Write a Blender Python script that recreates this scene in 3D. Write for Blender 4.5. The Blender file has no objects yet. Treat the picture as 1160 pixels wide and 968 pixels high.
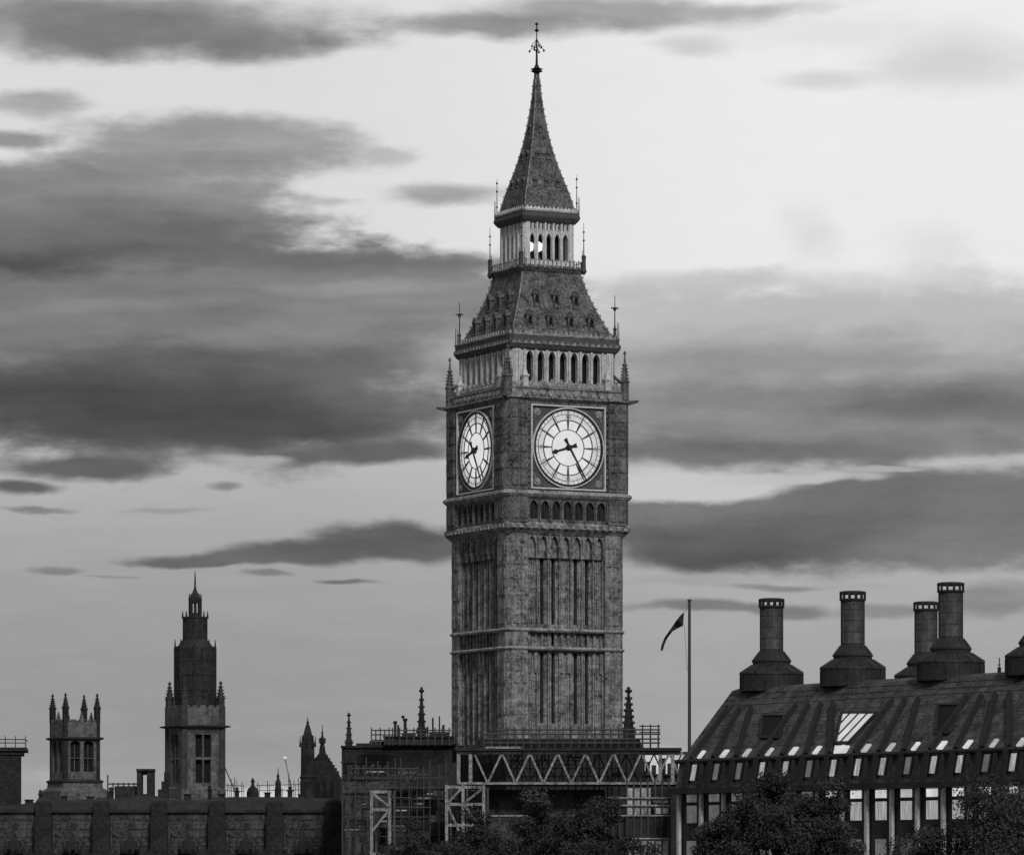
import bpy, math, random
import numpy as np
from mathutils import Matrix, Vector
R = math.radians
random.seed(7)
scn = bpy.context.scene
col = scn.collection
F = 5040.0            # focal length in photo pixels (photo is 1160 px wide)
EYE = 15.3            # eye height above ground
HY = 985.0            # photo row of the horizon

# ------------------------------------------------------------------ camera
cam_d = bpy.data.cameras.new('camera')
cam = bpy.data.objects.new('camera', cam_d)
col.objects.link(cam)
cam.location = (0, 0, EYE)
cam.rotation_euler = (R(90), 0, 0)
cam_d.sensor_width = 36
cam_d.sensor_fit = 'HORIZONTAL'
cam_d.lens = F / 1160 * 36
cam_d.shift_y = (HY - 484) / 1160
cam_d.clip_start = 1
cam_d.clip_end = 20000
scn.camera = cam
scn.view_settings.view_transform = 'Standard'
scn.view_settings.look = 'None'
scn.view_settings.exposure = 0.0
scn.view_settings.gamma = 1.0

# ------------------------------------------------------------------ sky
SUN_EL, SUN_AZ = 38.0, 163.0          # azimuth clockwise from +Y
world = bpy.data.worlds.new('World')
scn.world = world
world.use_nodes = True
wt = world.node_tree
wt.nodes.clear()


def lin(v):
    v = v / 255.0
    return v / 12.92 if v <= 0.04045 else ((v + 0.055) / 1.055) ** 2.4


class NT:
    """small helper for wiring shader nodes"""
    def __init__(self, tree):
        self.t = tree

    def n(self, kind, **kw):
        o = self.t.nodes.new(kind)
        for k, v in kw.items():
            setattr(o, k, v)
        return o

    def put(self, sock, v):
        if hasattr(v, 'is_output'):
            self.t.links.new(v, sock)
        else:
            sock.default_value = v

    def m(self, op, a, b=0.0, c=0.0, clamp=False):
        o = self.n('ShaderNodeMath', operation=op, use_clamp=clamp)
        self.put(o.inputs[0], a); self.put(o.inputs[1], b); self.put(o.inputs[2], c)
        return o.outputs[0]

    def v(self, op, a, b=(0, 0, 0), c=(0, 0, 0)):
        o = self.n('ShaderNodeVectorMath', operation=op)
        self.put(o.inputs[0], a); self.put(o.inputs[1], b)
        if op == 'MULTIPLY_ADD':
            self.put(o.inputs[2], c)
        return o.outputs['Value'] if op in ('LENGTH', 'DOT_PRODUCT', 'DISTANCE') else o.outputs['Vector']

    def xyz(self, x, y, z):
        o = self.n('ShaderNodeCombineXYZ')
        self.put(o.inputs[0], x); self.put(o.inputs[1], y); self.put(o.inputs[2], z)
        return o.outputs[0]

    def noise(self, vec, scale=1.0, detail=4.0, rough=0.55, dims='3D', color=False, dist=0.0):
        o = self.n('ShaderNodeTexNoise', noise_dimensions=dims)
        self.put(o.inputs['Vector'], vec)
        o.inputs['Scale'].default_value = scale
        o.inputs['Detail'].default_value = detail
        o.inputs['Roughness'].default_value = rough
        o.inputs['Distortion'].default_value = dist
        return o.outputs['Color'] if color else o.outputs['Fac']

    def rng(self, x, a, b, c=0.0, d=1.0, kind='SMOOTHSTEP'):
        o = self.n('ShaderNodeMapRange', interpolation_type=kind)
        self.put(o.inputs['Value'], x)
        for k, v in (('From Min', a), ('From Max', b), ('To Min', c), ('To Max', d)):
            self.put(o.inputs[k], v)
        return o.outputs[0]

    def mix(self, f, a, b):
        o = self.n('ShaderNodeMix', data_type='FLOAT')
        self.put(o.inputs[0], f); self.put(o.inputs[2], a); self.put(o.inputs[3], b)
        return o.outputs[0]


w = NT(wt)
tc = w.n('ShaderNodeTexCoord')
sep = w.n('ShaderNodeSeparateXYZ')
wt.links.new(tc.outputs['Generated'], sep.inputs[0])
dx, dy, dz = sep.outputs
az = w.m('ARCTAN2', dx, dy)
hor = w.m('SQRT', w.m('ADD', w.m('ADD', w.m('MULTIPLY', dx, dx), w.m('MULTIPLY', dy, dy)), 1e-5))
tel = w.m('DIVIDE', dz, hor)
# bearing and elevation of the view ray, in units of 1/5040 rad
U = w.m('MULTIPLY_ADD', az, F, 580.0)
V = w.m('MAXIMUM', w.m('MULTIPLY_ADD', tel, -F, HY), -9000.0)
P = w.xyz(U, V, 0.0)
n1 = w.noise(w.v('MULTIPLY', P, (1 / 190, 1 / 85, 0)), 1.0, 5.0, 0.52, color=True)
n2 = w.noise(w.v('MULTIPLY', P, (1 / 60, 1 / 26, 0)), 1.0, 5.0, 0.6, color=True)
Pw = w.v('MULTIPLY_ADD', w.v('SUBTRACT', n1, (0.5, 0.5, 0.5)), (85, 36, 0), P)
Pw = w.v('MULTIPLY_ADD', w.v('SUBTRACT', n2, (0.5, 0.5, 0.5)), (28, 9, 0), Pw)

ramp = w.n('ShaderNodeValToRGB')
wt.links.new(w.m('DIVIDE', V, 1000.0, clamp=True), ramp.inputs[0])
stops = [(0.0, 226), (0.30, 224), (0.42, 200), (0.55, 180), (0.64, 164), (0.74, 155), (0.85, 153), (0.93, 168), (1.0, 150)]
el = ramp.color_ramp.elements
while len(el) < len(stops):
    el.new(0.5)
for e, (p, g) in zip(el, stops):
    e.position = p
    e.color = (lin(g),) * 3 + (1,)
base = ramp.outputs[0]
bw = w.n('ShaderNodeRGBToBW')
wt.links.new(base, bw.inputs[0])
base = bw.outputs[0]
# brighter towards the right of the view
side = w.rng(U, 250.0, 950.0, 0.93, 1.10)
base = w.m('MULTIPLY', base, side)
# physical sky, monochrome
sky = w.n('ShaderNodeTexSky', sky_type='NISHITA')
sky.sun_disc = False
sky.sun_elevation = R(SUN_EL)
sky.sun_rotation = R(SUN_AZ)
sbw = w.n('ShaderNodeRGBToBW')
wt.links.new(sky.outputs[0], sbw.inputs[0])
L = w.m('MULTIPLY_ADD', w.m('MINIMUM', sbw.outputs[0], 3.0), 0.012, w.m('MULTIPLY', base, 0.96))

# clouds: centre, radii, grey value, inner radius of the full tone, strength
clouds = [
    # top bank, left and centre
    (160, 30, 300, 46, 150, .45, .85), (120, 38, 200, 42, 118, .35, .9), (290, 48, 130, 30, 124, .3, .85), (70, 20, 60, 30, 128, .3, .5),
    (10, 45, 26, 20, 175, .1, .5),
    (560, 32, 190, 18, 140, .35, .9), (690, 16, 210, 24, 142, .3, .8), (820, 8, 150, 14, 165, .2, .7), (790, 50, 65, 16, 190, .1, .7),
    (930, 92, 75, 15, 205, .1, .75), (1085, 75, 130, 44, 203, .1, .75), (960, 40, 220, 30, 219, .1, .5),
    (45, 122, 75, 20, 162, .3, .9), (20, 163, 50, 14, 140, .3, .9),
    # second bank
    (110, 262, 270, 85, 142, .7, .97), (230, 400, 460, 130, 128, .85, .98), (960, 445, 560, 132, 190, .8, .97),
    (245, 168, 205, 42, 152, .55, .97), (250, 192, 160, 22, 136, .3, .7), (440, 176, 40, 17, 182, .2, .8), (500, 217, 95, 17, 165, .35, .95), (372, 230, 42, 7, 182, .2, .8),
    (80, 240, 240, 62, 138, .6, .98), (90, 268, 280, 52, 118, .45, .9), (180, 282, 240, 40, 106, .35, .9), (70, 302, 300, 26, 80, .3, .95), (330, 298, 270, 21, 112, .35, .95), (500, 306, 110, 15, 120, .3, .9),
    # middle greys
    (200, 362, 420, 62, 122, .7, .98), (470, 352, 200, 46, 134, .5, .9), (150, 345, 160, 14, 134, .2, .7), (420, 330, 110, 12, 146, .2, .7), (300, 385, 170, 14, 134, .2, .6), (190, 398, 34, 9, 158, .2, .8),
    # low dark bank on the left
    (240, 452, 400, 66, 98, .65, .97), (160, 462, 320, 46, 76, .45, .95), (300, 482, 260, 30, 78, .3, .85), (450, 440, 140, 66, 106, .35, .7), (400, 515, 140, 16, 100, .45, .95),
    (100, 528, 120, 17, 92, .45, .95), (36, 552, 50, 10, 96, .4, .95), (275, 522, 52, 9, 172, .3, .9),
    (240, 552, 26, 7, 128, .3, .9), (45, 577, 50, 5, 124, .3, .9), (190, 578, 60, 5, 142, .2, .7),
    (430, 612, 105, 25, 94, .55, .97), (335, 626, 110, 16, 98, .5, .97), (270, 633, 140, 11, 102, .4, .97), (220, 637, 100, 7, 104, .4, .97), (490, 622, 50, 22, 98, .5, .95),
    (72, 648, 36, 6, 122, .3, .9), (290, 652, 38, 4, 128, .3, .9), (390, 659, 52, 4, 116, .3, .95), (130, 653, 30, 3, 135, .2, .8),
    # right banks
    (790, 318, 170, 16, 190, .2, .8), (920, 265, 42, 46, 211, .1, .6), (1050, 285, 70, 42, 214, .1, .6), (1000, 318, 190, 20, 203, .2, .7),
    (950, 408, 480, 88, 186, .6, .95), (950, 446, 480, 80, 158, .5, .95), (940, 474, 440, 58, 128, .45, .9), (1090, 462, 180, 26, 104, .2, .8), (800, 512, 260, 19, 106, .3, .85), (1060, 506, 260, 20, 116, .3, .8), (760, 470, 150, 12, 138, .2, .5), (900, 410, 250, 14, 134, .2, .5),
    (960, 590, 360, 64, 114, .72, .98), (1100, 570, 200, 50, 118, .4, .8), (820, 618, 190, 36, 88, .4, .9), (900, 595, 170, 30, 100, .3, .8), (1120, 620, 170, 30, 124, .3, .8),
    (770, 548, 150, 17, 200, .6, .97), (900, 540, 110, 9, 192, .45, .9), (1000, 532, 60, 5, 178, .3, .8),
    (770, 658, 130, 11, 164, .3, .8), (800, 690, 110, 9, 120, .35, .9), (890, 692, 60, 11, 118, .3, .9), (880, 666, 70, 6, 128, .3, .85), (1120, 678, 75, 24, 130, .4, .9), (985, 662, 80, 8, 165, .2, .7), (1000, 690, 70, 10, 128, .3, .8),
    # bright gaps above the roofs
    (290, 897, 90, 14, 215, .2, .9), (745, 868, 50, 26, 205, .2, .8), (60, 880, 60, 20, 168, .2, .7),
]
n3 = w.noise(w.v('MULTIPLY', P, (1 / 95, 1 / 38, 0)), 1.0, 8.0, 0.58)
EDGE = w.m('MULTIPLY', w.m('SUBTRACT', n3, 0.5), 0.85)
n4 = w.noise(w.v('MULTIPLY', Pw, (1 / 300, 1 / 38, 0)), 1.0, 6.0, 0.52)
n5 = w.noise(w.v('MULTIPLY', P, (1 / 75, 1 / 30, 0)), 1.0, 8.0, 0.62)
BODY = w.m('MULTIPLY', w.rng(n4, 0.25, 0.75, 0.82, 1.20, 'LINEAR'), w.rng(n5, 0.25, 0.75, 0.90, 1.10, 'LINEAR'))
for (cx, cy, rx, ry, g, r0, amp) in clouds:
    d = w.v('MULTIPLY', w.v('SUBTRACT', Pw, (cx, cy, 0)), (1 / rx, 1 / ry, 0))
    r = w.m('ADD', w.v('LENGTH', d), EDGE)
    a = w.rng(r, 1.12, r0, 0.0, amp)
    L = w.mix(a, L, w.m('MULTIPLY', BODY, lin(g)) if g < 170 else lin(g))
# unseen rest of the sky dome: broken cloud, darkened to cut ambient light
far = w.m('MAXIMUM', w.rng(w.m('ABSOLUTE', w.m('SUBTRACT', U, 580.0)), 640.0, 1100.0), w.rng(V, 0.0, -500.0))
gen = w.noise(w.v('MULTIPLY', tc.outputs['Generated'], (3.0, 3.0, 11.0)), 1.0, 6.0, 0.6)
ga = w.m('MULTIPLY', w.rng(gen, 0.42, 0.6), far)
L = w.mix(ga, w.m('MULTIPLY', L, w.rng(far, 0.0, 1.0, 1.0, 0.5)), lin(60))
# fine streaks in the cloud
st = w.noise(w.v('MULTIPLY', P, (1 / 130, 1 / 26, 0)), 1.0, 5.0, 0.65)
L = w.m('MULTIPLY', L, w.mix(w.rng(L, 0.25, 0.6), w.rng(st, 0.25, 0.75, 0.93, 1.07, 'LINEAR'), w.rng(st, 0.25, 0.75, 0.985, 1.015, 'LINEAR')))
bg = w.n('ShaderNodeBackground')
bg.inputs['Strength'].default_value = 0.1
wt.links.new(w.m('MULTIPLY', L, 10.0), bg.inputs['Color'])
wo = w.n('ShaderNodeOutputWorld')
wt.links.new(bg.outputs[0], wo.inputs[0])

sun_d = bpy.data.lights.new('sun', 'SUN')
sun = bpy.data.objects.new('sun', sun_d)
col.objects.link(sun)
sun_d.energy = 1.5
sun_d.angle = R(12)
sun_d.color = (1, 1, 1)
sun.location = (200, -200, 300)
sdir = Vector((math.sin(R(SUN_AZ)) * math.cos(R(SUN_EL)), math.cos(R(SUN_AZ)) * math.cos(R(SUN_EL)), math.sin(R(SUN_EL))))
sun.rotation_euler = (-sdir).to_track_quat('-Z', 'Y').to_euler()


# ------------------------------------------------------------------ materials
def surface(name, lo, hi, scale=1.5, fine=7.0, course=0.0, rough=0.9, metal=0.0, contrast=1.0, bump=0.0, streak=0.0, spec=0.3):
    """mottled grey surface: two noises, optional courses and vertical streaks"""
    m = bpy.data.materials.new(name)
    m.use_nodes = True
    t = NT(m.node_tree)
    b = m.node_tree.nodes['Principled BSDF']
    c = t.n('ShaderNodeTexCoord').outputs['Object']
    a = t.noise(c, scale, 5.0, 0.6)
    f = t.noise(c, fine, 3.0, 0.7)
    k = t.m('ADD', t.m('MULTIPLY', a, 0.42), t.m('MULTIPLY', f, 0.58))
    if streak:
        s = t.noise(t.v('MULTIPLY', c, (2.2, 2.2, 0.12)), 1.0, 4.0, 0.6)
        k = t.m('ADD', t.m('MULTIPLY', k, 1 - streak), t.m('MULTIPLY', s, streak))
    k = t.rng(k, 0.5 - 0.17 / contrast, 0.5 + 0.17 / contrast, lo, hi, 'LINEAR')
    if course:
        sp = t.n('ShaderNodeSeparateXYZ')
        m.node_tree.links.new(c, sp.inputs[0])
        fr = t.m('FRACT', t.m('DIVIDE', sp.outputs[2], course))
        k = t.m('MULTIPLY', k, t.rng(fr, 0.0, 0.14, 0.72, 1.0, 'LINEAR'))
        wn = t.n('ShaderNodeTexWhiteNoise', noise_dimensions='3D')
        cell = t.v('FLOOR', t.v('MULTIPLY', c, (1.1, 1.1, 1 / course)))
        m.node_tree.links.new(cell, wn.inputs['Vector'])
        k = t.m('MULTIPLY', k, t.rng(wn.outputs[0], 0, 1, 0.78, 1.18, 'LINEAR'))
    cc = t.xyz(k, k, k)
    m.node_tree.links.new(cc, b.inputs['Base Color'])
    b.inputs['Roughness'].default_value = rough
    b.inputs['Metallic'].default_value = metal
    b.inputs['Specular IOR Level'].default_value = spec
    if bump:
        bp = t.n('ShaderNodeBump')
        bp.inputs['Strength'].default_value = bump
        bp.inputs['Distance'].default_value = 0.15
        m.node_tree.links.new(f, bp.inputs['Height'])
        m.node_tree.links.new(bp.outputs[0], b.inputs['Normal'])
    return m


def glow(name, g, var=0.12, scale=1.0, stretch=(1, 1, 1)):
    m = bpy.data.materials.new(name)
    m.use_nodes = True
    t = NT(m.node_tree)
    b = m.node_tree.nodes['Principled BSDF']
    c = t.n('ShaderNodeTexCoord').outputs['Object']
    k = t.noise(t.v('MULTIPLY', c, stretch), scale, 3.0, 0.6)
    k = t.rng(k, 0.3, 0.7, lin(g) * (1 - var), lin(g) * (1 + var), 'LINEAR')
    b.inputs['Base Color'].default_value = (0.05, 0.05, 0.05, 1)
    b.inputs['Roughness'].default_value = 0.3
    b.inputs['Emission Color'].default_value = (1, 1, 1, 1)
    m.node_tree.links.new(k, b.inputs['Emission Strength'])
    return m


M = dict(
    stone=surface('weathered_limestone', 0.015, 0.46, 0.8, 3.4, 0.42, streak=0.25, bump=0.6, contrast=1.3),
    stone_dark=surface('dark_limestone', 0.012, 0.28, 0.8, 4.5, 0.42, streak=0.25, bump=0.6, contrast=1.3),  # darker tone stands in for the weaker floodlight on the clock stage
    stone_mid=surface('carved_limestone', 0.08, 0.55, 1.3, 4.5, 0.0, bump=0.6, contrast=1.3),
    stone_pale=surface('pale_floodlit_limestone', 0.34, 0.9, 1.2, 4.5, 0.0, streak=0.25, bump=0.5, contrast=1.2),  # pale tone stands in for floodlight on the belfry
    gilt=surface('pale_floodlit_gilding', 0.5, 0.95, 1.5, 5.0, 0.0, rough=0.6),  # real gilding, made paler to carry the floodlight on the lantern
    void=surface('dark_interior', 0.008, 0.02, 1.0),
    iron_roof=surface('cast_iron_roof_scales', 0.02, 0.24, 1.2, 4.8, 0.55, rough=0.7, bump=0.6, contrast=1.3),
    iron=surface('black_iron', 0.015, 0.04, 2.0, rough=0.6),
    trim=surface('dark_moulding', 0.05, 0.15, 2.0, 8.0),
    far_stone=surface('grey_ashlar', 0.04, 0.22, 0.5, 2.6, 0.5, streak=0.3, contrast=1.2),
    far_dark=surface('lead_and_soot', 0.012, 0.06, 0.6, 3.0, contrast=1.2),
    soot=surface('sooty_stone', 0.01, 0.05, 0.7, 3.2, 0.45, contrast=1.2),
    palace=surface('palace_ashlar', 0.012, 0.13, 0.45, 2.6, 0.6, contrast=1.4),
    slate=surface('slate', 0.012, 0.05, 0.8, 5.0, 0.35, rough=0.7),
    roof_panel=surface('bronze_roof_sheet', 0.015, 0.15, 0.7, 4.5, 0.62, rough=0.6, bump=0.4, contrast=1.2),
    bronze=surface('dark_bronze', 0.012, 0.05, 0.9, 4.0, rough=0.5, contrast=1.2),
    stack=surface('bronze_stack', 0.02, 0.13, 0.9, 4.0, 0.5, rough=0.55, streak=0.4, contrast=1.2),
    column=surface('pale_sandstone_column', 0.35, 0.9, 0.9, 3.5),
    steel=surface('galvanised_steel', 0.05, 0.5, 0.6, 4.0, rough=0.6, contrast=1.3),
    tube=surface('scaffold_tube', 0.04, 0.12, 0.8, 6.0, rough=0.6),
    sheet=surface('scaffold_sheeting', 0.08, 0.8, 0.6, 3.2, 0.0, streak=0.3, contrast=1.3),
    board=surface('scaffold_board', 0.015, 0.06, 1.0),
    flag=surface('flag_cloth', 0.018, 0.03, 1.0),
    pole=surface('painted_pole', 0.05, 0.08, 1.0, rough=0.5),
    bark=surface('bark', 0.04, 0.09, 2.0),
    ground=surface('ground', 0.08, 0.14, 0.2, 2.0),
    wall=surface('granite_wall', 0.15, 0.3, 0.5, 3.0, 0.6),
    dial=glow('opal_dial_glass', 218, 0.09, 0.9),
    dial_ring=glow('opal_ring_glass', 196, 0.16, 3.0),
    far_mid=surface('silhouette_spike_stone', 0.025, 0.10, 0.8, 3.0),  # spikes toned dark to read as silhouettes against the sky
    mast_lamp=glow('mast_lamp', 215, 0.02),
    lamp=glow('lit_lamp', 252, 0.02),
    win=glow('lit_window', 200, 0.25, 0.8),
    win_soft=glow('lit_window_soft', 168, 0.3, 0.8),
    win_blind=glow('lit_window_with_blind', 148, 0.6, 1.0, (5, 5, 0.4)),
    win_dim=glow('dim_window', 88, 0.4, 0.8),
    skylight=glow('skylight_reflection', 200, 0.15, 0.8),  # emission stands in for sky reflected in the glass
)
leafm = bpy.data.materials.new('leaves')
leafm.use_nodes = True
t = NT(leafm.node_tree)
b = leafm.node_tree.nodes['Principled BSDF']
oi = t.n('ShaderNodeTexCoord').outputs['Object']
k = t.rng(t.noise(oi, 0.45, 3.0, 0.6), 0.3, 0.7, 0.015, 0.10, 'LINEAR')
leafm.node_tree.links.new(t.xyz(k, k, k), b.inputs['Base Color'])
b.inputs['Roughness'].default_value = 0.9
b.inputs['Specular IOR Level'].default_value = 0.05
M['leaf'] = leafm
wat = bpy.data.materials.new('river_water')
wat.use_nodes = True
b = wat.node_tree.nodes['Principled BSDF']
b.inputs['Base Color'].default_value = (0.03, 0.03, 0.03, 1)
b.inputs['Roughness'].default_value = 0.15
t = NT(wat.node_tree)
bp = t.n('ShaderNodeBump')
bp.inputs['Strength'].default_value = 0.4
wat.node_tree.links.new(t.noise(t.n('ShaderNodeTexCoord').outputs['Object'], 0.6, 4.0), bp.inputs['Height'])
wat.node_tree.links.new(bp.outputs[0], b.inputs['Normal'])
M['water'] = wat


# ------------------------------------------------------------------ mesh helpers
class MB:
    """collects shapes; build() links them as ONE mesh object"""
    def __init__(self, mat=None):
        self.v, self.f = [], []
        self.M = mat or Matrix.Identity(4)

    def add(self, vs, fs):
        n = len(self.v)
        self.v += [tuple(self.M @ Vector(p)) for p in vs]
        self.f += [tuple(i + n for i in f) for f in fs]

    def box(self, x0, x1, y0, y1, z0, z1):
        self.loft([[(x0, y0, z0), (x1, y0, z0), (x1, y1, z0), (x0, y1, z0)],
                   [(x0, y0, z1), (x1, y0, z1), (x1, y1, z1), (x0, y1, z1)]])

    def fbox(self, s0, s1, d0, d1, z0, z1):     # d = outward distance of a wall face
        self.box(s0, s1, -d1, -d0, z0, z1)

    def loft(self, rings, caps=True):
        n = len(rings[0])
        vs = [p for r in rings for p in r]
        fs = []
        for i in range(len(rings) - 1):
            for j in range(n):
                a, b2 = i * n + j, i * n + (j + 1) % n
                fs.append((a, b2, b2 + n, a + n))
        if caps:
            fs.append(tuple(range(n - 1, -1, -1)))
            m = (len(rings) - 1) * n
            fs.append(tuple(range(m, m + n)))
        self.add(vs, fs)

    def prism(self, poly, d0, d1):              # (s, z) outline pushed along d
        n = len(poly)
        a = [(s, -d1, z) for s, z in poly]
        b2 = [(s, -d0, z) for s, z in poly]
        fs = [tuple(range(n)), tuple(range(2 * n - 1, n - 1, -1))]
        fs += [(i, i + n, (i + 1) % n + n, (i + 1) % n) for i in range(n)]
        self.add(a + b2, fs)

    def plan(self, poly, z0, z1):               # (x, y) outline pushed up
        self.loft([[(x, y, z0) for x, y in poly], [(x, y, z1) for x, y in poly]])

    def square(self, prof, cx=0, cy=0):         # [(z, half)]
        self.loft([[(cx - h, cy - h, z), (cx + h, cy - h, z), (cx + h, cy + h, z), (cx - h, cy + h, z)] for z, h in prof])

    def csquare(self, prof, c):                 # square with cut corners
        self.loft([[(-h + c, -h, z), (h - c, -h, z), (h, -h + c, z), (h, h - c, z), (h - c, h, z), (-h + c, h, z), (-h, h - c, z), (-h, -h + c, z)] for z, h in prof])

    def lathe(self, prof, n=16, cx=0, cy=0, ph=0.0):
        self.loft([[(cx + r * math.cos(ph + 2 * math.pi * i / n), cy + r * math.sin(ph + 2 * math.pi * i / n), z) for i in range(n)] for z, r in prof])

    def tube(self, p, q, r, n=6, r2=None):
        p, q = Vector(p), Vector(q)
        d = (q - p)
        if d.length < 1e-6:
            return
        d.normalize()
        a = d.orthogonal() if abs(d.z) > 0.99 else d.cross(Vector((0, 0, 1)))
        a.normalize()
        b2 = d.cross(a)
        r2 = r if r2 is None else r2
        ph = math.pi / 4 if n == 4 else 0
        ring = lambda c, rr: [tuple(c + (a * math.cos(ph + 2 * math.pi * i / n) + b2 * math.sin(ph + 2 * math.pi * i / n)) * rr) for i in range(n)]
        self.loft([ring(p, r), ring(q, r2)])

    def mesh(self, name, mat):
        me = bpy.data.meshes.new(name)
        me.from_pydata(self.v, [], self.f)
        me.validate()
        me.materials.append(mat)
        return me

    def build(self, name, mat, parent=None, smooth=False):
        o = bpy.data.objects.new(name, self.mesh(name, mat))
        col.objects.link(o)
        if parent:
            o.parent = parent
        return o


def face(k):
    return Matrix.Rotation(math.pi / 2 * k, 4, 'Z')


def inst(name, me, parent, mat):
    o = bpy.data.objects.new(name, me)
    col.objects.link(o)
    o.parent = parent
    o.matrix_local = mat
    return o


def tag(o, label, cat, group=None, kind=None):
    if kind:
        o['kind'] = kind
    if label:
        o['label'] = label
        o['category'] = cat
    if group:
        o['group'] = group
    return o


def thing(name, label, cat, loc=(0, 0, 0), rz=0.0, group=None):
    o = bpy.data.objects.new(name, None)
    col.objects.link(o)
    o.location = loc
    o.rotation_euler = (0, 0, rz)
    return tag(o, label, cat, group)


def wx(px, D):
    return (px - 580) / F * D


def wz(py, D):
    return EYE + (HY - py) / F * D


def arch(s, w2, zs, zt, n=5):
    """pointed arch from the left springing to the right one"""
    pts = []
    for i in range(n + 1):
        q = i / n
        pts.append((s - w2 + w2 * q, zs + (zt - zs) * math.sin(q * math.pi / 2) ** 0.8))
    return pts + [(2 * s - x, z) for x, z in reversed(pts[:-1])]


def arcade(mb, s0, s1, z0, z1, centres, w2, zb, zs, zt, d0, d1):
    """wall strip pierced by pointed arches"""
    edges = [s0] + [e for c in centres for e in (c - w2, c + w2)] + [s1]
    for i in range(0, len(edges), 2):
        mb.fbox(edges[i], edges[i + 1], d0, d1, z0, z1)
    for c in centres:
        if zb > z0:
            mb.fbox(c - w2, c + w2, d0, d1, z0, zb)
        mb.prism(arch(c, w2, zs, zt) + [(c + w2, z1), (c - w2, z1)], d0, d1)


# ------------------------------------------------------------------ ground, river
g = MB(); g.box(-4000, 4000, 322, 9000, -6, 0)
tag(g.build('ground', M['ground']), None, None, kind='structure')
g = MB(); g.box(-4000, 4000, -3000, 319.9, -8, -4)
tag(g.build('river', M['water']), None, None, kind='structure')
g = MB(); g.box(-1500, 1500, 320, 321.9, -7, 1.1)
tag(g.build('embankment_wall', M['wall']), None, None, kind='structure')

# ------------------------------------------------------------------ clock tower
TD = 428.0
tower = thing('clock_tower', 'tall gothic stone clock tower with lit dials and pointed iron spire', 'clock tower', (wx(608.0, TD), TD, 0), R(26.8))


def four(name, mb, mat):
    me = mb.mesh(name, M[mat])
    for k in range(4):
        inst(name, me, tower, face(k))


def pier_mesh(h, wd, c, z0, z1, panels=()):
    """corner pier at (-h, -h); outer corner cut by c"""
    mb = MB()
    mb.plan([(-h + c, -h), (-h + wd, -h), (-h + wd, -h + wd), (-h, -h + wd), (-h, -h + c)], z0, z1)
    for (za, zb) in panels:
        w = wd - c
        for i in range(2):
            x = -h + c + 0.12 + i * (w / 2)
            mb.box(x, x + w / 2 - 0.2, -h - 0.09, -h + 0.1, za, zb)
            mb.box(-h - 0.09, -h + 0.1, x, x + w / 2 - 0.2, za, zb)
        # panel on the cut corner
        k = c * 0.25
        mb.plan([(-h + c - k, -h + k - 0.08), (-h + c - k + .1, -h + k + .1), (-h + k + .1, -h + c - k + .1), (-h + k - 0.08, -h + c - k)], za, zb)
    return mb


def piers(name, h, wd, c, z0, z1, mat, panels=()):
    me = pier_mesh(h, wd, c, z0, z1, panels).mesh(name, mat)
    for k in range(4):
        inst(name, me, tower, face(k))


# shaft
core = MB(); core.square([(0, 5.35), (47.1, 5.35)])
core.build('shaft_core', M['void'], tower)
SL = [-2.4, -1.2, 1.2, 2.4]
sh = MB()
e = [-4.15] + [q for s in SL for q in (s - .19, s + .19)] + [4.15]
for i in range(0, len(e), 2):
    sh.fbox(e[i], e[i + 1], 5.3, 5.75, 0, 44.85)
for s in SL:
    for za, zb in ((0, 29.2), (35.9, 36.6), (37.85, 38.6)):
        sh.fbox(s - .19, s + .19, 5.3, 5.72, za, zb)
# mullions and tracery on the wall
for s in (-3.75, -3.5, -3.25, -2.05, -1.55, -0.35, -0.12, 0.12, 0.35, 1.55, 2.05, 3.25, 3.5, 3.75):
    for za, zb in ((0, 36.1), (38.2, 44.85)):
        sh.fbox(s - .04, s + .04, 5.75, 5.84, za, zb)
for s in (-4.0, -3.0, -1.8, -0.6, 0.6, 1.8, 3.0, 4.0):
    for za, zb in ((0, 36.1), (38.2, 44.85)):
        sh.fbox(s - .07, s + .07, 5.75, 5.98, za, zb)
for s in (-3.5, 0, 3.5):
    for z in (30.2, 31.9, 33.6, 40.2, 42.0, 43.6):
        sh.fbox(s - .39, s + .39, 5.75, 5.84, z, z + .14)
    for z in (31.1, 41.1):
        sh.fbox(s - .22, s + .22, 5.75, 5.84, z, z + .55)
for s in (-3.5, 0, 3.5):
    sh.fbox(s - .55, s - .2, 5.75, 5.98, 34.0, 36.0)
    sh.fbox(s + .2, s + .55, 5.75, 5.98, 34.0, 36.0)
for j in range(12):
    s = -3.85 + j * 0.7
    sh.fbox(s - .13, s + .13, 5.75, 5.95, 36.5, 37.9)
four('shaft_wall', sh, 'stone')
nb = MB()
nb.fbox(-4.15, 4.15, 5.4, 5.68, 44.87, 47.05)
arcade(nb, -4.15, 4.15, 44.85, 47.2, [-3.6 + 1.2 * i for i in range(7)], .42, 44.86, 46.0, 46.95, 5.4, 6.1)
for i in range(8):
    nb.fbox(-4.2 + 1.2 * i - .07, -4.2 + 1.2 * i + .07, 6.1, 6.24, 45.4, 47.1)
four('corbel_arcade', nb, 'stone')
piers('corner_pier', 6.27, 2.15, 0.5, 0, 47.2, M['stone'],
      [(27.5, 29.6), (30, 32.6), (33, 35.9), (38.6, 40.9), (41.3, 43.8), (44.2, 46.4)])
for z, h in ((37.98, 6.42), (36.25, 6.42)):
    sc = MB(); sc.csquare([(z - .16, h - .12), (z - .02, h), (z + .08, h), (z + .2, h - .14)], .5)
    sc.build('string_course', M['stone_mid'], tower)
pl = MB(); pl.square([(0, 6.9), (3.5, 6.9), (4.2, 6.6), (26.9, 6.6), (27.3, 6.3)])
pl.build('plinth', M['slate'], tower)
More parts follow.
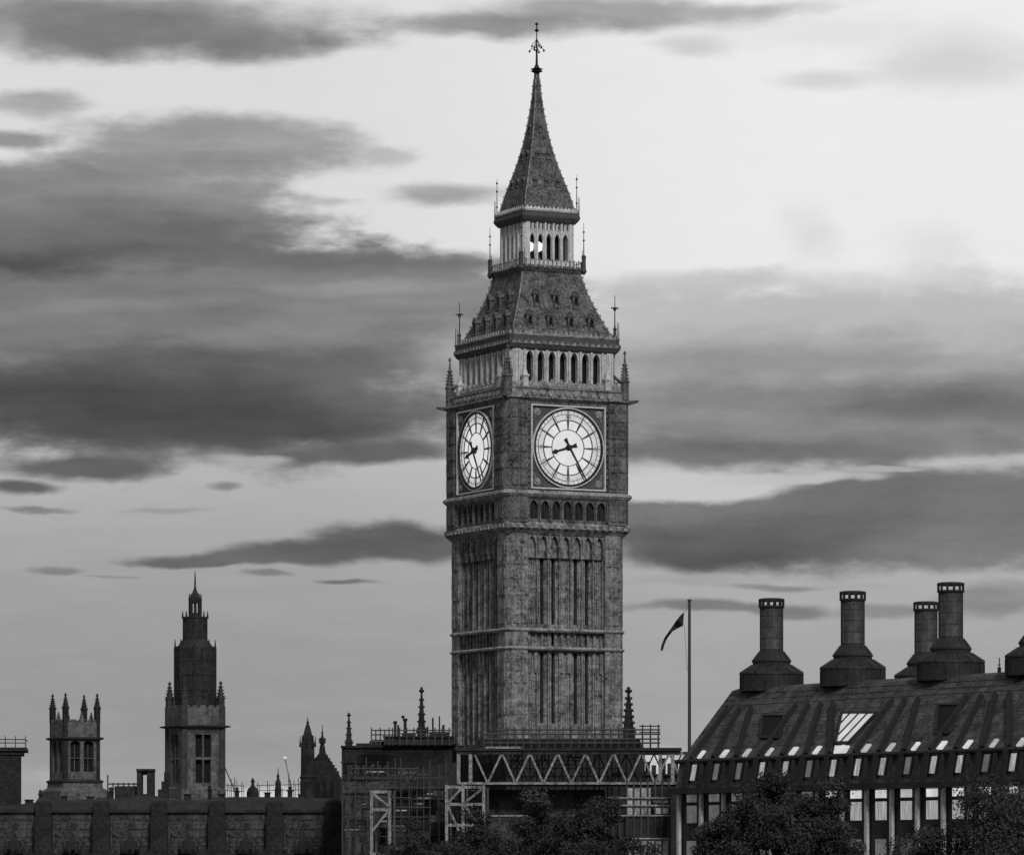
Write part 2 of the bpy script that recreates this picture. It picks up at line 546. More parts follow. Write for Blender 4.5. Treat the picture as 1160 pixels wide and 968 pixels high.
# cornice under the clock stage
co = MB(); co.square([(47.05, 6.2), (47.3, 6.4), (47.55, 6.62), (47.95, 6.68), (48.2, 6.45)])
co.build('lower_cornice', M['stone'], tower)
gm = MB()
gm.fbox(-6.1, 6.1, 6.5, 6.66, 47.66, 47.74)
for i in range(16):
    gm.fbox(-6.1 + i * .8, -6.1 + i * .8 + .42, 6.6, 6.78, 47.62, 47.9)
four('cornice_carving', gm, 'stone_mid')
core = MB(); core.square([(48.2, 6.05), (59.7, 6.05)])
core.build('clock_stage_core', M['void'], tower)
bk = MB()
bk.fbox(-4.35, 4.35, 5.95, 6.1, 48.2, 50.4)
for i in range(7):
    bk.fbox(-3.6 + 1.2 * i - .06, -3.6 + 1.2 * i + .06, 6.1, 6.22, 48.3, 50.2)
four('arcade_back', bk, 'iron')
ab = MB()
arcade(ab, -4.35, 4.35, 48.2, 50.45, [-3.6 + 1.2 * i for i in range(7)], .45, 48.5, 49.7, 50.25, 6.0, 6.45)
for i in range(8):
    ab.fbox(-4.2 + 1.2 * i - .08, -4.2 + 1.2 * i + .08, 6.45, 6.6, 48.3, 50.3)
four('panel_arcade', ab, 'stone_dark')
piers('clock_stage_pier', 6.66, 2.35, 0.5, 48.15, 59.7, M['stone_dark'],
      [(48.5, 50.2), (51.6, 52.9), (53.2, 54.5), (54.8, 56.1), (56.4, 57.7), (58.0, 59.3)])
sc = MB(); sc.csquare([(50.4, 6.5), (50.6, 6.74), (50.85, 6.92), (51.05, 6.85), (51.2, 6.6)], .4)
sc.build('string_course', M['stone_mid'], tower)
wallc = MB()
wallc.fbox(-4.3, 4.3, 6.0, 6.42, 51.2, 59.7)
for s in (-1, 1):
    for j in range(14):
        wallc.fbox(s * 4.16 - .12, s * 4.16 + .12, 6.42, 6.58, 51.35 + j * .58, 51.35 + j * .58 + .36)
four('clock_stage_wall', wallc, 'stone_dark')

# clock faces
CZ = 55.33


def annulus(mb, r0, r1, d0, d1, n=64):
    for i in range(n):
        a, b2 = 2 * math.pi * i / n, 2 * math.pi * (i + 1) / n
        q = [(r0, a), (r1, a), (r1, b2), (r0, b2)]
        mb.prism([(r * math.sin(x), CZ + r * math.cos(x)) for r, x in q], d0, d1)


def disc(mb, r, d0, d1, n=64, s=0.0, z=CZ):
    mb.prism([(s + r * math.sin(2 * math.pi * i / n), z + r * math.cos(2 * math.pi * i / n)) for i in range(n)], d0, d1)


def spoke(mb, ang, r0, r1, w0, w1, d0, d1, off=0.0):
    c, s = math.cos(ang), math.sin(ang)
    P2 = lambda r, t2: (r * s + t2 * c, CZ + r * c - t2 * s)
    mb.prism([P2(r0, off - w0 / 2), P2(r1, off - w1 / 2), P2(r1, off + w1 / 2), P2(r0, off + w0 / 2)], d0, d1)


def stroke(mb, ang, r0, t0, r1, t1, wd, d0, d1):
    c, s = math.cos(ang), math.sin(ang)
    P2 = lambda r, t2: (r * s + t2 * c, CZ + r * c - t2 * s)
    h = wd / 2
    mb.prism([P2(r0, t0 - h), P2(r1, t1 - h), P2(r1, t1 + h), P2(r0, t0 + h)], d0, d1)


ROMAN = ['XII', 'I', 'II', 'III', 'IV', 'V', 'VI', 'VII', 'VIII', 'IX', 'X', 'XI']
D0 = 6.42
f_glass = MB(); disc(f_glass, 2.62, D0, D0 + .06)
f_outer = MB(); annulus(f_outer, 2.62, 3.5, D0, D0 + .06)
f_bars = MB()
annulus(f_bars, 1.68, 1.75, D0 + .06, D0 + .12)
annulus(f_bars, 2.56, 2.66, D0 + .062, D0 + .12)
annulus(f_bars, 3.14, 3.19, D0 + .062, D0 + .11)
for i in range(12):
    a = i * math.pi / 6
    spoke(f_bars, a, 1.75, 2.56, .10, .22, D0 + .06, D0 + .14)
    spoke(f_bars, a, 2.66, 3.5, .10, .08, D0 + .06, D0 + .14)
for i in range(48):
    a = i * math.pi / 24 + math.pi / 48
    spoke(f_bars, a, 3.19, 3.5, .03, .03, D0 + .06, D0 + .1)
f_nums = []
for i, rn in enumerate(ROMAN):
    f_num = MB()
    a = i * math.pi / 6
    ws = {'I': .13, 'V': .30, 'X': .30}
    tot = sum(ws[c] for c in rn)
    t0 = -tot / 2
    for c in rn:
        m_ = t0 + ws[c] / 2
        if c == 'I':
            stroke(f_num, a, 2.74, m_, 3.08, m_, .055, D0 + .15, D0 + .17)
        elif c == 'V':
            stroke(f_num, a, 2.74, m_, 3.08, m_ - .1, .06, D0 + .15, D0 + .17)
            stroke(f_num, a, 2.74, m_, 3.08, m_ + .1, .03, D0 + .152, D0 + .172)
        else:
            stroke(f_num, a, 2.74, m_ + .1, 3.08, m_ - .1, .06, D0 + .15, D0 + .17)
            stroke(f_num, a, 2.74, m_ - .1, 3.08, m_ + .1, .03, D0 + .152, D0 + .172)
        t0 += ws[c]
    f_nums.append(f_num.mesh('numeral', M['trim']))
f_ring = MB(); annulus(f_ring, 3.5, 3.7, D0, D0 + .26)
f_gilt = MB(); annulus(f_gilt, 3.7, 3.82, D0, D0 + .24)
for s0, s1, z0, z1 in ((-3.98, 3.98, 3.86, 3.99), (-3.98, 3.98, -3.99, -3.86), (-3.98, -3.85, -3.86, 3.86), (3.85, 3.98, -3.86, 3.86)):
    f_gilt.fbox(s0, s1, D0, D0 + .26, CZ + z0, CZ + z1)
f_back = MB()
for sx in (-1, 1):
    for sz in (-1, 1):
        f_back.prism([(sx * 3.85, CZ + sz * 3.85)] + [(sx * 3.84 * math.sin(q), CZ + sz * 3.84 * math.cos(q)) for q in [math.pi / 2 * i / 12 for i in range(13)]], D0 - .05, D0 + .03)
f_sps = []
for sx in (-1, 1):
    for sz in (-1, 1):
        f_sp = MB()
        disc(f_sp, .36, D0, D0 + .12, 20, sx * 3.3, CZ + sz * 3.3)
        disc(f_sp, .16, D0 + .12, D0 + .2, 12, sx * 3.3, CZ + sz * 3.3)
        for a, b2 in ((2.45, 3.66), (3.66, 2.45)):
            stroke(f_sp, 0, sz * 3.3, sx * 3.3, sz * b2, sx * a, .09, D0, D0 + .1)
        f_sps.append(f_sp.mesh('spandrel_roundel', M['stone_mid']))
hour_a, min_a = R(253), R(149.5)
f_hour = MB()
spoke(f_hour, hour_a, -.55, 1.45, .30, .20, D0 + .3, D0 + .38)
spoke(f_hour, hour_a, 1.2, 1.5, .14, .50, D0 + .302, D0 + .378)
spoke(f_hour, hour_a, 1.5, 1.95, .50, .06, D0 + .302, D0 + .378)
spoke(f_hour, hour_a, -.85, -.5, .46, .34, D0 + .302, D0 + .378)
disc(f_hour, .3, D0 + .14, D0 + .40, 16)
f_min = MB()
spoke(f_min, min_a, -.75, 3.5, .24, .11, D0 + .42, D0 + .5)
spoke(f_min, min_a, -.95, -.55, .42, .26, D0 + .422, D0 + .498)
disc(f_min, .2, D0 + .40, D0 + .54, 16)
parts = [('dial_rim', f_ring, 'iron'), ('gilt_frame', f_gilt, 'gilt'), ('spandrel_panel', f_back, 'trim'),  ('outer_glass', f_outer, 'dial_ring'),
         ('glazing_bars', f_bars, 'trim'), ('hour_hand', f_hour, 'iron'), ('minute_hand', f_min, 'iron')]
me_g = f_glass.mesh('clock_face', M['dial'])
pm = [(n, mb.mesh(n, M[mt])) for n, mb, mt in parts]
for k in range(4):
    fo = inst('clock_face', me_g, tower, face(k))
    for n, me in pm:
        inst(n, me, fo, Matrix.Identity(4))
    for me in f_sps:
        inst('spandrel_roundel', me, fo, Matrix.Identity(4))
    for me in f_nums:
        inst('numeral', me, fo, Matrix.Identity(4))

# cornice, frieze and parapet above the clock
co = MB(); co.square([(59.65, 6.35), (59.75, 6.6), (59.9, 6.8), (60.0, 6.62), (60.02, 6.4), (60.75, 6.4), (60.85, 6.5), (60.95, 6.35)])
co.build('upper_cornice', M['stone'], tower)
fz = MB()
fz.fbox(-4.8, 4.8, 6.3, 6.42, 60.42, 60.5)
for i in range(11):
    s = -4.5 + i * .9
    fz.prism([(s - .26, 60.66), (s - .26, 60.35), (s, 60.1), (s + .26, 60.35), (s + .26, 60.66)], 6.38, 6.52)
four('shield_frieze', fz, 'stone_mid')
pp = MB()
pp.fbox(-6.25, 6.25, 5.95, 6.2, 60.9, 61.45)
for i in range(10):
    s = -4.5 + i
    pp.prism([(s - .5, 61.45), (s - .25, 61.55), (s, 61.85), (s + .25, 61.55), (s + .5, 61.45)], 6.0, 6.17)
    disc(pp, .2, 6.2, 6.28, 8, s - .25, 61.17)
    disc(pp, .2, 6.2, 6.28, 8, s + .25, 61.17)
four('parapet', pp, 'stone_mid')
sp = MB()
sp.loft([[(-6.4, -6.1, 59.6), (-6.1, -6.4, 59.6), (-6.1, -6.4, 60.05), (-6.4, -6.1, 60.05)],
         [(-7.3, -7.1, 59.92), (-7.1, -7.3, 59.92), (-7.1, -7.3, 60.12), (-7.3, -7.1, 60.12)]])
me = sp.mesh('gargoyle', M['trim'])
for k in range(4):
    inst('gargoyle', me, tower, face(k))
pn = MB()
pn.lathe([(60.0, .42), (61.8, .42), (61.85, .5), (62.0, .5), (62.05, .36), (63.4, .18), (63.45, .26), (63.6, .26), (63.65, .12), (64.5, .07), (64.55, .15), (64.7, .15), (64.9, .02)], 8, -6.25, -6.25)
for i in range(4):
    z = 62.2 + i * .3
    r = .38 - i * .04
    for a in range(4):
        pn.box(-6.25 + r * math.cos(a * math.pi / 2) - .07, -6.25 + r * math.cos(a * math.pi / 2) + .07, -6.25 + r * math.sin(a * math.pi / 2) - .07, -6.25 + r * math.sin(a * math.pi / 2) + .07, z, z + .14)
pn.tube((-6.1, -6.1, 61.7), (-5.3, -5.3, 62.7), .16, 6)
me = pn.mesh('pinnacle', M['stone_dark'])
for k in range(4):
    inst('pinnacle', me, tower, face(k))
pn = MB()
pn.square([(61.0, .26), (61.9, .26), (61.95, .34), (62.1, .34), (62.15, .24), (63.0, .03)], -4.4, -6.1); pn_a = pn; pn = MB()
pn.square([(61.0, .26), (61.9, .26), (61.95, .34), (62.1, .34), (62.15, .24), (63.0, .03)], 4.4, -6.1)
# belfry
be = MB(); be.square([(61.0, 4.7), (64.6, 4.7)])
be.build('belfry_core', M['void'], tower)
be = MB()
arcade(be, -4.8, 4.8, 60.9, 64.7, [-3.57 + 1.19 * i for i in range(7)], .37, 61.6, 63.9, 64.5, 5.0, 5.55)
for i in range(8):
    s = -4.165 + 1.19 * i
    be.fbox(s - .11, s + .11, 5.55, 5.72, 61.0, 64.6)
four('belfry', be, 'stone_pale')
bp_ = MB()
bp_.plan([(-5.3, -5.66), (-4.6, -5.66), (-4.6, -4.6), (-5.66, -4.6), (-5.66, -5.3)], 60.9, 64.7)
for x in (-5.15, -4.8):
    bp_.box(x - .07, x + .07, -5.78, -5.6, 61, 64.6)
    bp_.box(-5.78, -5.6, x - .07, x + .07, 61, 64.6)
me = bp_.mesh('belfry_pier', M['stone_pale'])
for k in range(4):
    inst('belfry_pier', me, tower, face(k))
four('parapet_pinnacle', pn_a, 'stone_pale')
four('parapet_pinnacle', pn, 'stone_pale')
# main eaves
ev = MB(); ev.square([(64.55, 5.6), (64.75, 5.8), (65.1, 5.98), (65.4, 5.98), (65.5, 5.86), (65.9, 5.86)])
ev.build('eaves_cornice', M['trim'], tower)
cr = MB(); cr.square([(65.88, 5.9), (66.02, 5.95), (66.12, 5.7)])
for k in range(4):
    cr.M = face(k)
    for i in range(22):
        s = -5.6 + i * .533
        cr.prism([(s - .24, 66.1), (s, 66.48), (s + .24, 66.1)], 5.55, 5.66)
cr.build('eaves_cresting', M['stone_mid'], tower)
ed = MB()
ed.fbox(-5.7, 5.7, 5.85, 6.0, 65.16, 65.22)
for i in range(18):
    s = -5.5 + i * .647
    ed.fbox(s - .14, s + .14, 5.9, 6.05, 65.08, 65.36)
four('eaves_rosettes', ed, 'stone_mid')
# lower roof
prof = [(66.1, 5.45), (66.9, 5.02), (68.3, 4.42), (69.4, 3.98), (70.4, 3.62), (71.4, 3.34), (72.4, 3.12)]
lr = MB(); lr.square(prof)
lr.build('lower_roof', M['iron_roof'], tower)


def roof_h(z, pr):
    for (a, ha), (c, hc) in zip(pr, pr[1:]):
        if a <= z <= c:
            return ha + (hc - ha) * (z - a) / (c - a)
    return pr[-1][1]


def crockets(pr, step, size, z0, z1):
    mb = MB()
    z = z0
    while z < z1:
        h = roof_h(z, pr) + .03
        mb.box(-h - size, -h + size * .5, -h - size, -h + size * .5, z, z + size * 1.6)
        z += step
    # hip roll
    pts = [(-roof_h(q, pr), -roof_h(q, pr), q) for q in np.linspace(z0, z1, 9)]
    for a, c in zip(pts, pts[1:]):
        mb.tube(a, c, size * .8, 6)
    return mb


me = crockets(prof, .62, .10, 66.4, 72.3).mesh('roof_hip', M['stone_mid'])
for k in range(4):
    inst('roof_hip', me, tower, face(k))


def dormer_mesh(w2, hh, dep, gable):
    """little gabled dormer, front at y=0, base z=0"""
    a = MB()
    a.fbox(-w2, -w2 * .55, -dep, 0, 0, hh); a.fbox(w2 * .55, w2, -dep, 0, 0, hh)
    a.prism([(-w2 * .55, hh * .7)] + arch(0, w2 * .55, hh * .7, hh * .95, 3)[1:-1] + [(w2 * .55, hh * .7), (w2 * .55, hh), (-w2 * .55, hh)], -dep, 0)
    a.prism([(-w2 * 1.25, hh), (w2 * 1.25, hh), (0, hh + gable)], -dep, .06)
    a.fbox(-w2 * 1.15, w2 * 1.15, -dep, .1, -.12, .02)
    v_ = MB(); v_.fbox(-w2 * .55, w2 * .55, -dep, -.16, 0, hh * .98)
    return a.mesh('dormer', M['iron_roof']), v_.mesh('dormer_opening', M['void'])


dm, dv = dormer_mesh(.36, 1.05, 1.6, .6)
for k in range(4):
    for z, ss in ((69.0, (-2.1, 0, 2.1)), (66.85, (-3.3, -1.1, 1.1, 3.3))):
        for s in ss:
            o = inst('dormer', dm, tower, face(k) @ Matrix.Translation((s, -(roof_h(z, prof) + .05), z)))
            inst('dormer_opening', dv, o, Matrix.Identity(4))
# corner rods on the eaves
rd = MB()
rd.tube((-5.55, -5.55, 65.8), (-5.55, -5.55, 70.2), .085, 6, .03)
rd.lathe([(68.7, .06), (68.85, .16), (69.0, .18), (69.1, .06)], 8, -5.55, -5.55)
rd.box(-5.95, -5.15, -5.59, -5.51, 68.95, 69.06)
rd.box(-5.59, -5.51, -5.95, -5.15, 68.95, 69.06)
rd.lathe([(65.8, .14), (66.9, .14), (67.0, .22), (67.1, .1), (67.3, .08)], 8, -5.55, -5.55)
for x, y in ((-5.95, -5.6), (-5.6, -5.95)):
    rd.tube((x, y, 65.5), (x, y, 67.6), .06, 5, .03)
me = rd.mesh('corner_finial', M['tube'])
for k in range(4):
    inst('corner_finial', me, tower, face(k))
# balcony and lantern
ba = MB(); ba.square([(72.3, 3.15), (72.5, 3.3), (72.75, 3.42), (72.95, 3.42), (73.0, 3.3)])
ba.build('balcony', M['iron_roof'], tower)
bl = MB()
bl.fbox(-3.35, 3.35, 3.3, 3.36, 73.42, 73.5)
for i in range(15):
    s = -3.3 + i * .47
    bl.fbox(s - .05, s + .05, 3.28, 3.38, 73.0, 73.62)
    bl.fbox(s - .1, s + .1, 3.4, 3.5, 72.78, 72.93)
four('balustrade', bl, 'stone_mid')
la = MB(); la.square([(73, 1.75), (77.2, 1.75)])
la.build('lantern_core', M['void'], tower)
la = MB()
arcade(la, -2.3, 2.3, 73.0, 76.3, [-1.76 + .88 * i for i in range(5)], .3, 73.55, 75.6, 76.15, 2.3, 2.6)
arcade(la, -2.3, 2.3, 76.3, 77.2, [-1.98 + .44 * i for i in range(10)], .11, 76.42, 76.85, 77.08, 2.3, 2.58)
for i in range(6):
    s = -2.2 + .88 * i
    la.fbox(s - .085, s + .085, 2.6, 2.74, 73.0, 77.2)
for i in range(5):
    s = -1.76 + .88 * i
    la.fbox(s - .04, s + .04, 2.6, 2.67, 76.2, 77.1)
    la.prism([(s - .36, 76.1), (s, 76.55), (s + .36, 76.1), (s + .36, 76.22), (s, 76.68), (s - .36, 76.22)], 2.6, 2.68)
four('lantern_arcade', la, 'gilt')
lp = MB(); lp.plan([(-2.45, -2.72), (-2.2, -2.72), (-2.2, -2.2), (-2.72, -2.2), (-2.72, -2.45)], 73, 77.25)
me = lp.mesh('lantern_pier', M['gilt'])
for k in range(4):
    inst('lantern_pier', me, tower, face(k))
for s, z in ((-1.80, 74.85), (-.86, 74.9)):
    lm = MB()
    lm.lathe([(z - .5, .05), (z - .34, .36), (z + .3, .4), (z + .5, .06)], 12, s, -2.0)
    lm.build('lantern_lamp', M['lamp'], tower)
ev = MB(); ev.square([(77.15, 2.75), (77.4, 2.95), (77.65, 3.1), (77.85, 3.1), (77.95, 3.0), (78.25, 3.0)])
ev.build('spire_eaves', M['trim'], tower)
cr = MB(); cr.square([(78.2, 3.02), (78.36, 3.06), (78.5, 2.85)])
for k in range(4):
    cr.M = face(k)
    for i in range(15):
        s = -2.85 + i * .407
        cr.prism([(s - .18, 78.45), (s, 78.72), (s + .18, 78.45)], 2.78, 2.86)
cr.build('spire_cresting', M['stone_pale'], tower)
# spire
zs_ = lambda y: EYE + (HY - y) * TD / F
sprof = [(78.45, 2.72), (zs_(220), 2.28), (zs_(200), 1.76), (zs_(185), 1.40), (zs_(170), 1.08), (zs_(150), .77), (zs_(130), .53), (zs_(116), .36), (zs_(92), .22), (zs_(84), .19)]
sprof_ = MB(); sprof_.square(sprof)
sprof_.build('spire', M['iron_roof'], tower)
me = crockets(sprof, .75, .075, 78.6, zs_(90)).mesh('spire_hip', M['stone_mid'])
for k in range(4):
    inst('spire_hip', me, tower, face(k))
bd = MB(); bd.square([(zs_(117), .40), (zs_(114.5), .42), (zs_(114), .34)])
bd.build('spire_band', M['trim'], tower)
dm2, dv2 = dormer_mesh(.22, .42, .8, .35)
for k in range(4):
    for z, ss in ((zs_(213), (-1.2, 0, 1.2)), (zs_(181), (-.55, .55)), (zs_(150), (0,))):
        for s in ss:
            o = inst('spire_dormer', dm2, tower, face(k) @ Matrix.Translation((s, -(roof_h(z, sprof) + .03), z)))
            inst('dormer_opening', dv2, o, Matrix.Identity(4))
rd = MB()
rd.tube((-2.85, -2.85, 77.8), (-2.85, -2.85, 81.9), .065, 6, .02)
for z in (79.2, 80.7, 81.5):
    rd.lathe([(z - .12, .03), (z, .13), (z + .12, .03)], 8, -2.85, -2.85)
for x, y in ((-3.1, -2.9), (-2.9, -3.1)):
    rd.tube((x, y, 77.8), (x, y, 79.8), .04, 5, .02)
me = rd.mesh('eaves_rod', M['tube'])
for k in range(4):
    inst('eaves_rod', me, tower, face(k))
rd = MB()
rd.tube((-3.35, -3.35, 72.6), (-3.35, -3.35, 77.3), .08, 6, .02)
rd.lathe([(72.3, .1), (72.6, .3), (72.9, .22), (73.6, .2), (74.1, .24), (74.2, .08)], 8, -3.35, -3.35)
for z in (75.6, 76.4):
    rd.lathe([(z - .1, .03), (z, .14), (z + .1, .03)], 8, -3.35, -3.35)
rd.tube((-3.5, -3.1, 72.7), (-3.5, -3.1, 74.6), .05, 5, .03)
rd.tube((-3.1, -3.5, 72.7), (-3.1, -3.5, 74.6), .05, 5, .03)
me = rd.mesh('balcony_finial', M['tube'])
for k in range(4):
    inst('balcony_finial', me, tower, face(k))
fi = MB()
z0 = zs_(84)
fi.lathe([(z0 - .2, .18), (z0 + .1, .26), (zs_(81), .6), (zs_(79.6), .36), (zs_(78.4), .62), (zs_(77.5), .3), (zs_(73), .12), (zs_(60), .09), (zs_(57), .15), (zs_(56), .07), (zs_(37), .045), (zs_(36), .1), (zs_(34.6), .26), (zs_(33), .07), (zs_(29), .05), (zs_(28), .16), (zs_(26.5), .14), (zs_(25.5), .02)], 12)
for i in range(8):
    a = i * math.pi / 4
    c, s = math.cos(a), math.sin(a)
    pts = [(r * c, r * s, zs_(y)) for r, y in ((.06, 50), (.35, 55), (.62, 55.5), (.72, 58))]
    if i % 2 == 0:
        pts = [(r * c, r * s, zs_(y)) for r, y in ((.06, 45), (.25, 49), (.42, 50), (.5, 53))]
    for p, q in zip(pts, pts[1:]):
        fi.tube(p, q, .03, 5)
    e = pts[-1]
    fi.lathe([(e[2] - .13, .02), (e[2], .13), (e[2] + .13, .02)], 8, e[0], e[1])
fi.build('spire_finial', M['iron'], tower)

# ------------------------------------------------------------------ helpers for gothic bits


def gothic_pinnacle(mb, cx, cy, z0, z1, w2, body=.35, n=4):
    """crocketed pinnacle: square shaft, gablets, tapering spike with crockets, finial"""
    H = z1 - z0
    zb = z0 + H * body
    mb.square([(z0, w2), (zb, w2), (zb + .02 * H, w2 * 1.25), (zb + .05 * H, w2 * 1.25), (zb + .06 * H, w2 * .85), (z1 - .12 * H, w2 * .2)], cx, cy)
    mb.lathe([(z1 - .13 * H, w2 * .2), (z1 - .10 * H, w2 * .6), (z1 - .07 * H, w2 * .6), (z1 - .05 * H, w2 * .2), (z1 - .035 * H, w2 * .35), (z1, .02)], 6, cx, cy)
    k = max(4, int(H * .62 / .55))
    for i in range(k):
        q = i / k
        z = zb + .07 * H + q * (H * (1 - body) - .2 * H)
        r = w2 * (.85 - .62 * q)
        c = w2 * .26
        for sx in (-1, 1):
            for sy in (-1, 1):
                mb.box(cx + sx * r - c, cx + sx * r + c, cy + sy * r - c, cy + sy * r + c, z, z + c * 1.5)


# ------------------------------------------------------------------ spired tower, far left
D = 600.0
sc_ = D / F
st = thing('church_tower', 'grey square stone tower topped by a dark stepped octagonal spire', 'tower', (wx(221, D), D, 0), R(26))
h = 33 * sc_ / 1.337
Z = lambda y: wz(y, D)
body = MB()
for k in range(4):
    body.M = face(k)
    hw = h - .02
    # wall with a two by two light window
    for a, c in ((-hw, -1.12), (-.1, .1), (1.12, hw)):
        body.fbox(a, c, h - .6, h, Z(892), Z(829))
    for za, zb in ((Z(892), Z(886.5)), (Z(860.5), Z(857.5)), (Z(832), Z(829))):
        for a, c in ((-1.12, -.1), (.1, 1.12)):
            body.fbox(a, c, h - .6, h - .02, za, zb)
    body.fbox(-hw, hw, h - .6, h + .1, Z(801.5), Z(829))
    for i in range(5):
        body.fbox(-hw + i * 2 * hw / 5 + .15, -hw + (i + 1) * 2 * hw / 5 - .25, h - .5, h + .1, Z(801.5), Z(799))
body.M = Matrix.Identity(4)
body.square([(0, h + .25), (Z(893), h + .25), (Z(891), h)])
body.build('tower_body', M['far_stone'], st)
v_ = MB(); v_.square([(Z(892), h - .7), (Z(802), h - .7)])
v_.build('window_void', M['void'], st)
cn = MB(); cn.square([(Z(825), h), (Z(823.5), h + .75), (Z(822.3), h + .75), (Z(821), h)])
cn.build('cornice', M['far_dark'], st)
pm_ = MB()
pm_.lathe([(Z(892), .55), (Z(800), .55)], 8, -h + .2, -h + .2)
gothic_pinnacle(pm_, -h + .3, -h + .3, Z(803), Z(771), .42, .35)
me = pm_.mesh('pinnacle', M['far_mid'])
for k in range(4):
    inst('pinnacle', me, st, face(k))
ups = MB()
r8 = lambda px: px * sc_ / 2 / .96
ups.lathe([(Z(803), r8(47)), (Z(795), r8(44.5)), (Z(780), r8(43.5)), (Z(736), r8(43.5)), (Z(735), r8(44.5)), (Z(732), r8(44.5))], 8, ph=math.pi / 8)
ups.lathe([(Z(732), r8(38)), (Z(726), r8(30)), (Z(724), r8(27)), (Z(701), r8(27)), (Z(700), r8(28.5)), (Z(698.5), r8(28.5))], 8, ph=math.pi / 8)
for i in range(8):
    a = math.pi / 8 + i * math.pi / 4
    for rr, za, zb in ((r8(43.5), Z(736), Z(724)), (r8(27), Z(700), Z(692)), (r8(12.5), Z(680), Z(672))):
        ups.tube((rr * math.cos(a), rr * math.sin(a), za), (rr * math.cos(a), rr * math.sin(a), zb), .17, 5, .05)
    ups.tube((r8(44) * math.cos(a), r8(44) * math.sin(a), Z(803)), (r8(44) * math.cos(a), r8(44) * math.sin(a), Z(733)), .16, 5)
    if i % 2 == 0:
        pass
for i in range(8):
    a = i * math.pi / 4
    for za, zb, rr in ((Z(798), Z(738), r8(43.5) * .925), (Z(722), Z(703), r8(27) * .925)):
        ups.tube((rr * math.cos(a), rr * math.sin(a), za), (rr * math.cos(a), rr * math.sin(a), zb), .12, 4)
for y in (748, 764, 781):
    ups.lathe([(Z(y + .8), r8(43.6)), (Z(y + .5), r8(45)), (Z(y - .5), r8(45)), (Z(y - .8), r8(43.6))], 8, ph=math.pi / 8)
ups.build('octagon_stage', M['far_dark'], st)
ln = MB()
for i in range(8):
    a = math.pi / 8 + i * math.pi / 4
    ln.tube((r8(11.5) * math.cos(a), r8(11.5) * math.sin(a), Z(699)), (r8(11.5) * math.cos(a), r8(11.5) * math.sin(a), Z(679)), .2, 5)
ln.lathe([(Z(683), r8(12.5)), (Z(679), r8(12.5)), (Z(672), r8(7)), (Z(667), r8(3)), (Z(664), r8(2)), (Z(655), .1), (Z(646), .04)], 8, ph=math.pi / 8)
ln.lathe([(Z(699), r8(12.5)), (Z(694), r8(12.5))], 8, ph=math.pi / 8)
ln.build('open_lantern', M['far_dark'], st)

# ------------------------------------------------------------------ flat-topped tower with four pinnacles
D = 680.0
sc_ = D / F
Z = lambda y: wz(y, D)
ft = thing('church_tower', 'flat-topped square stone tower with four corner pinnacles at far left', 'tower', (wx(84.8, D), D, 0), R(28))
h = 29 * sc_ / 1.352
body = MB()
for k in range(4):
    body.M = face(k)
    hw = h - .02
    for a, c in ((-hw, -1.9), (-.3, .3), (1.9, hw)):
        body.fbox(a, c, h - .7, h, Z(886), Z(838))
    for c0 in (-1.1, 1.1):
        body.prism(arch(c0, .8, Z(841.5), Z(839)) + [(c0 + .8, Z(838)), (c0 - .8, Z(838))], h - .7, h - .02)
        body.fbox(c0 - .8, c0 + .8, h - .7, h - .02, Z(886), Z(874))
        body.fbox(c0 - .05, c0 + .05, h - .65, h - .4, Z(874), Z(843))
        body.fbox(c0 - .8, c0 + .8, h - .65, h - .4, Z(859), Z(858))
    body.fbox(-hw, hw, h - .6, h + .05, Z(838), Z(818))
    for i in range(5):
        body.fbox(-hw + i * 2 * hw / 5 + .1, -hw + (i + 1) * 2 * hw / 5 - .35, h - .4, h + .05, Z(818), Z(815))
    gothic_pinnacle(body, 0, -h + .2, Z(819), Z(806), .3, .2)
body.build('tower_body', M['far_stone'], ft)
v_ = MB(); v_.square([(Z(886), h - .75), (Z(819), h - .75)])
v_.build('window_void', M['void'], ft)
cn = MB(); cn.square([(Z(838.5), h), (Z(837), h + .5), (Z(835.5), h + .5), (Z(834.5), h)])
cn.build('cornice', M['far_dark'], ft)
cn = MB(); cn.square([(Z(888), h), (Z(886), h + .45), (Z(884), h + .45), (Z(882.5), h)])
cn.build('cornice', M['far_dark'], ft)
lb = MB(); lb.square([(0, h + 1.2), (Z(896), h + 1.2), (Z(892), h + .35), (Z(887), h + .3)])
lb.build('lower_stage', M['far_stone'], ft)
pm_ = MB(); pm_.lathe([(Z(884), .42), (Z(815), .42)], 8, -h + .25, -h + .25)
gothic_pinnacle(pm_, -h + .3, -h + .3, Z(818), Z(785), .38, .45)
me = pm_.mesh('pinnacle', M['soot'])
for k in range(4):
    inst('pinnacle', me, ft, face(k))

# ------------------------------------------------------------------ block cut by the left edge of the picture
D = 500.0
Z = lambda y: wz(y, D)
eb = thing('flat_roofed_block', 'dark block with a railed flat roof at the left edge', 'building', (wx(-20, D), D, 0), R(5))
m_ = MB(); m_.box(-4.2, 4.15, 0, 9, 0, Z(847)); m_.build('wall', M['soot'], eb)
m_ = MB(); m_.box(-4.4, 4.95, -.5, 9.2, Z(850), Z(846)); m_.box(-4.3, 4.5, -.2, 9.2, Z(854), Z(850)); m_.build('roof_slab', M['far_dark'], eb)
m_ = MB()
for i in range(9):
    x = -4.2 + i * 1.13
    m_.tube((x, -.4, Z(846)), (x, -.4, Z(836)), .06, 5)
    if i > 5:
        m_.tube((x, -.4, Z(836)), (x - .05, -.4, Z(833)), .05, 5)
for z in (Z(837), Z(841)):
    m_.tube((-4.2, -.4, z), (4.85, -.4, z), .06, 5)
m_.tube((4.85, -.4, Z(837)), (4.85, 8, Z(837)), .06, 5)
m_.build('roof_railing', M['tube'], eb)

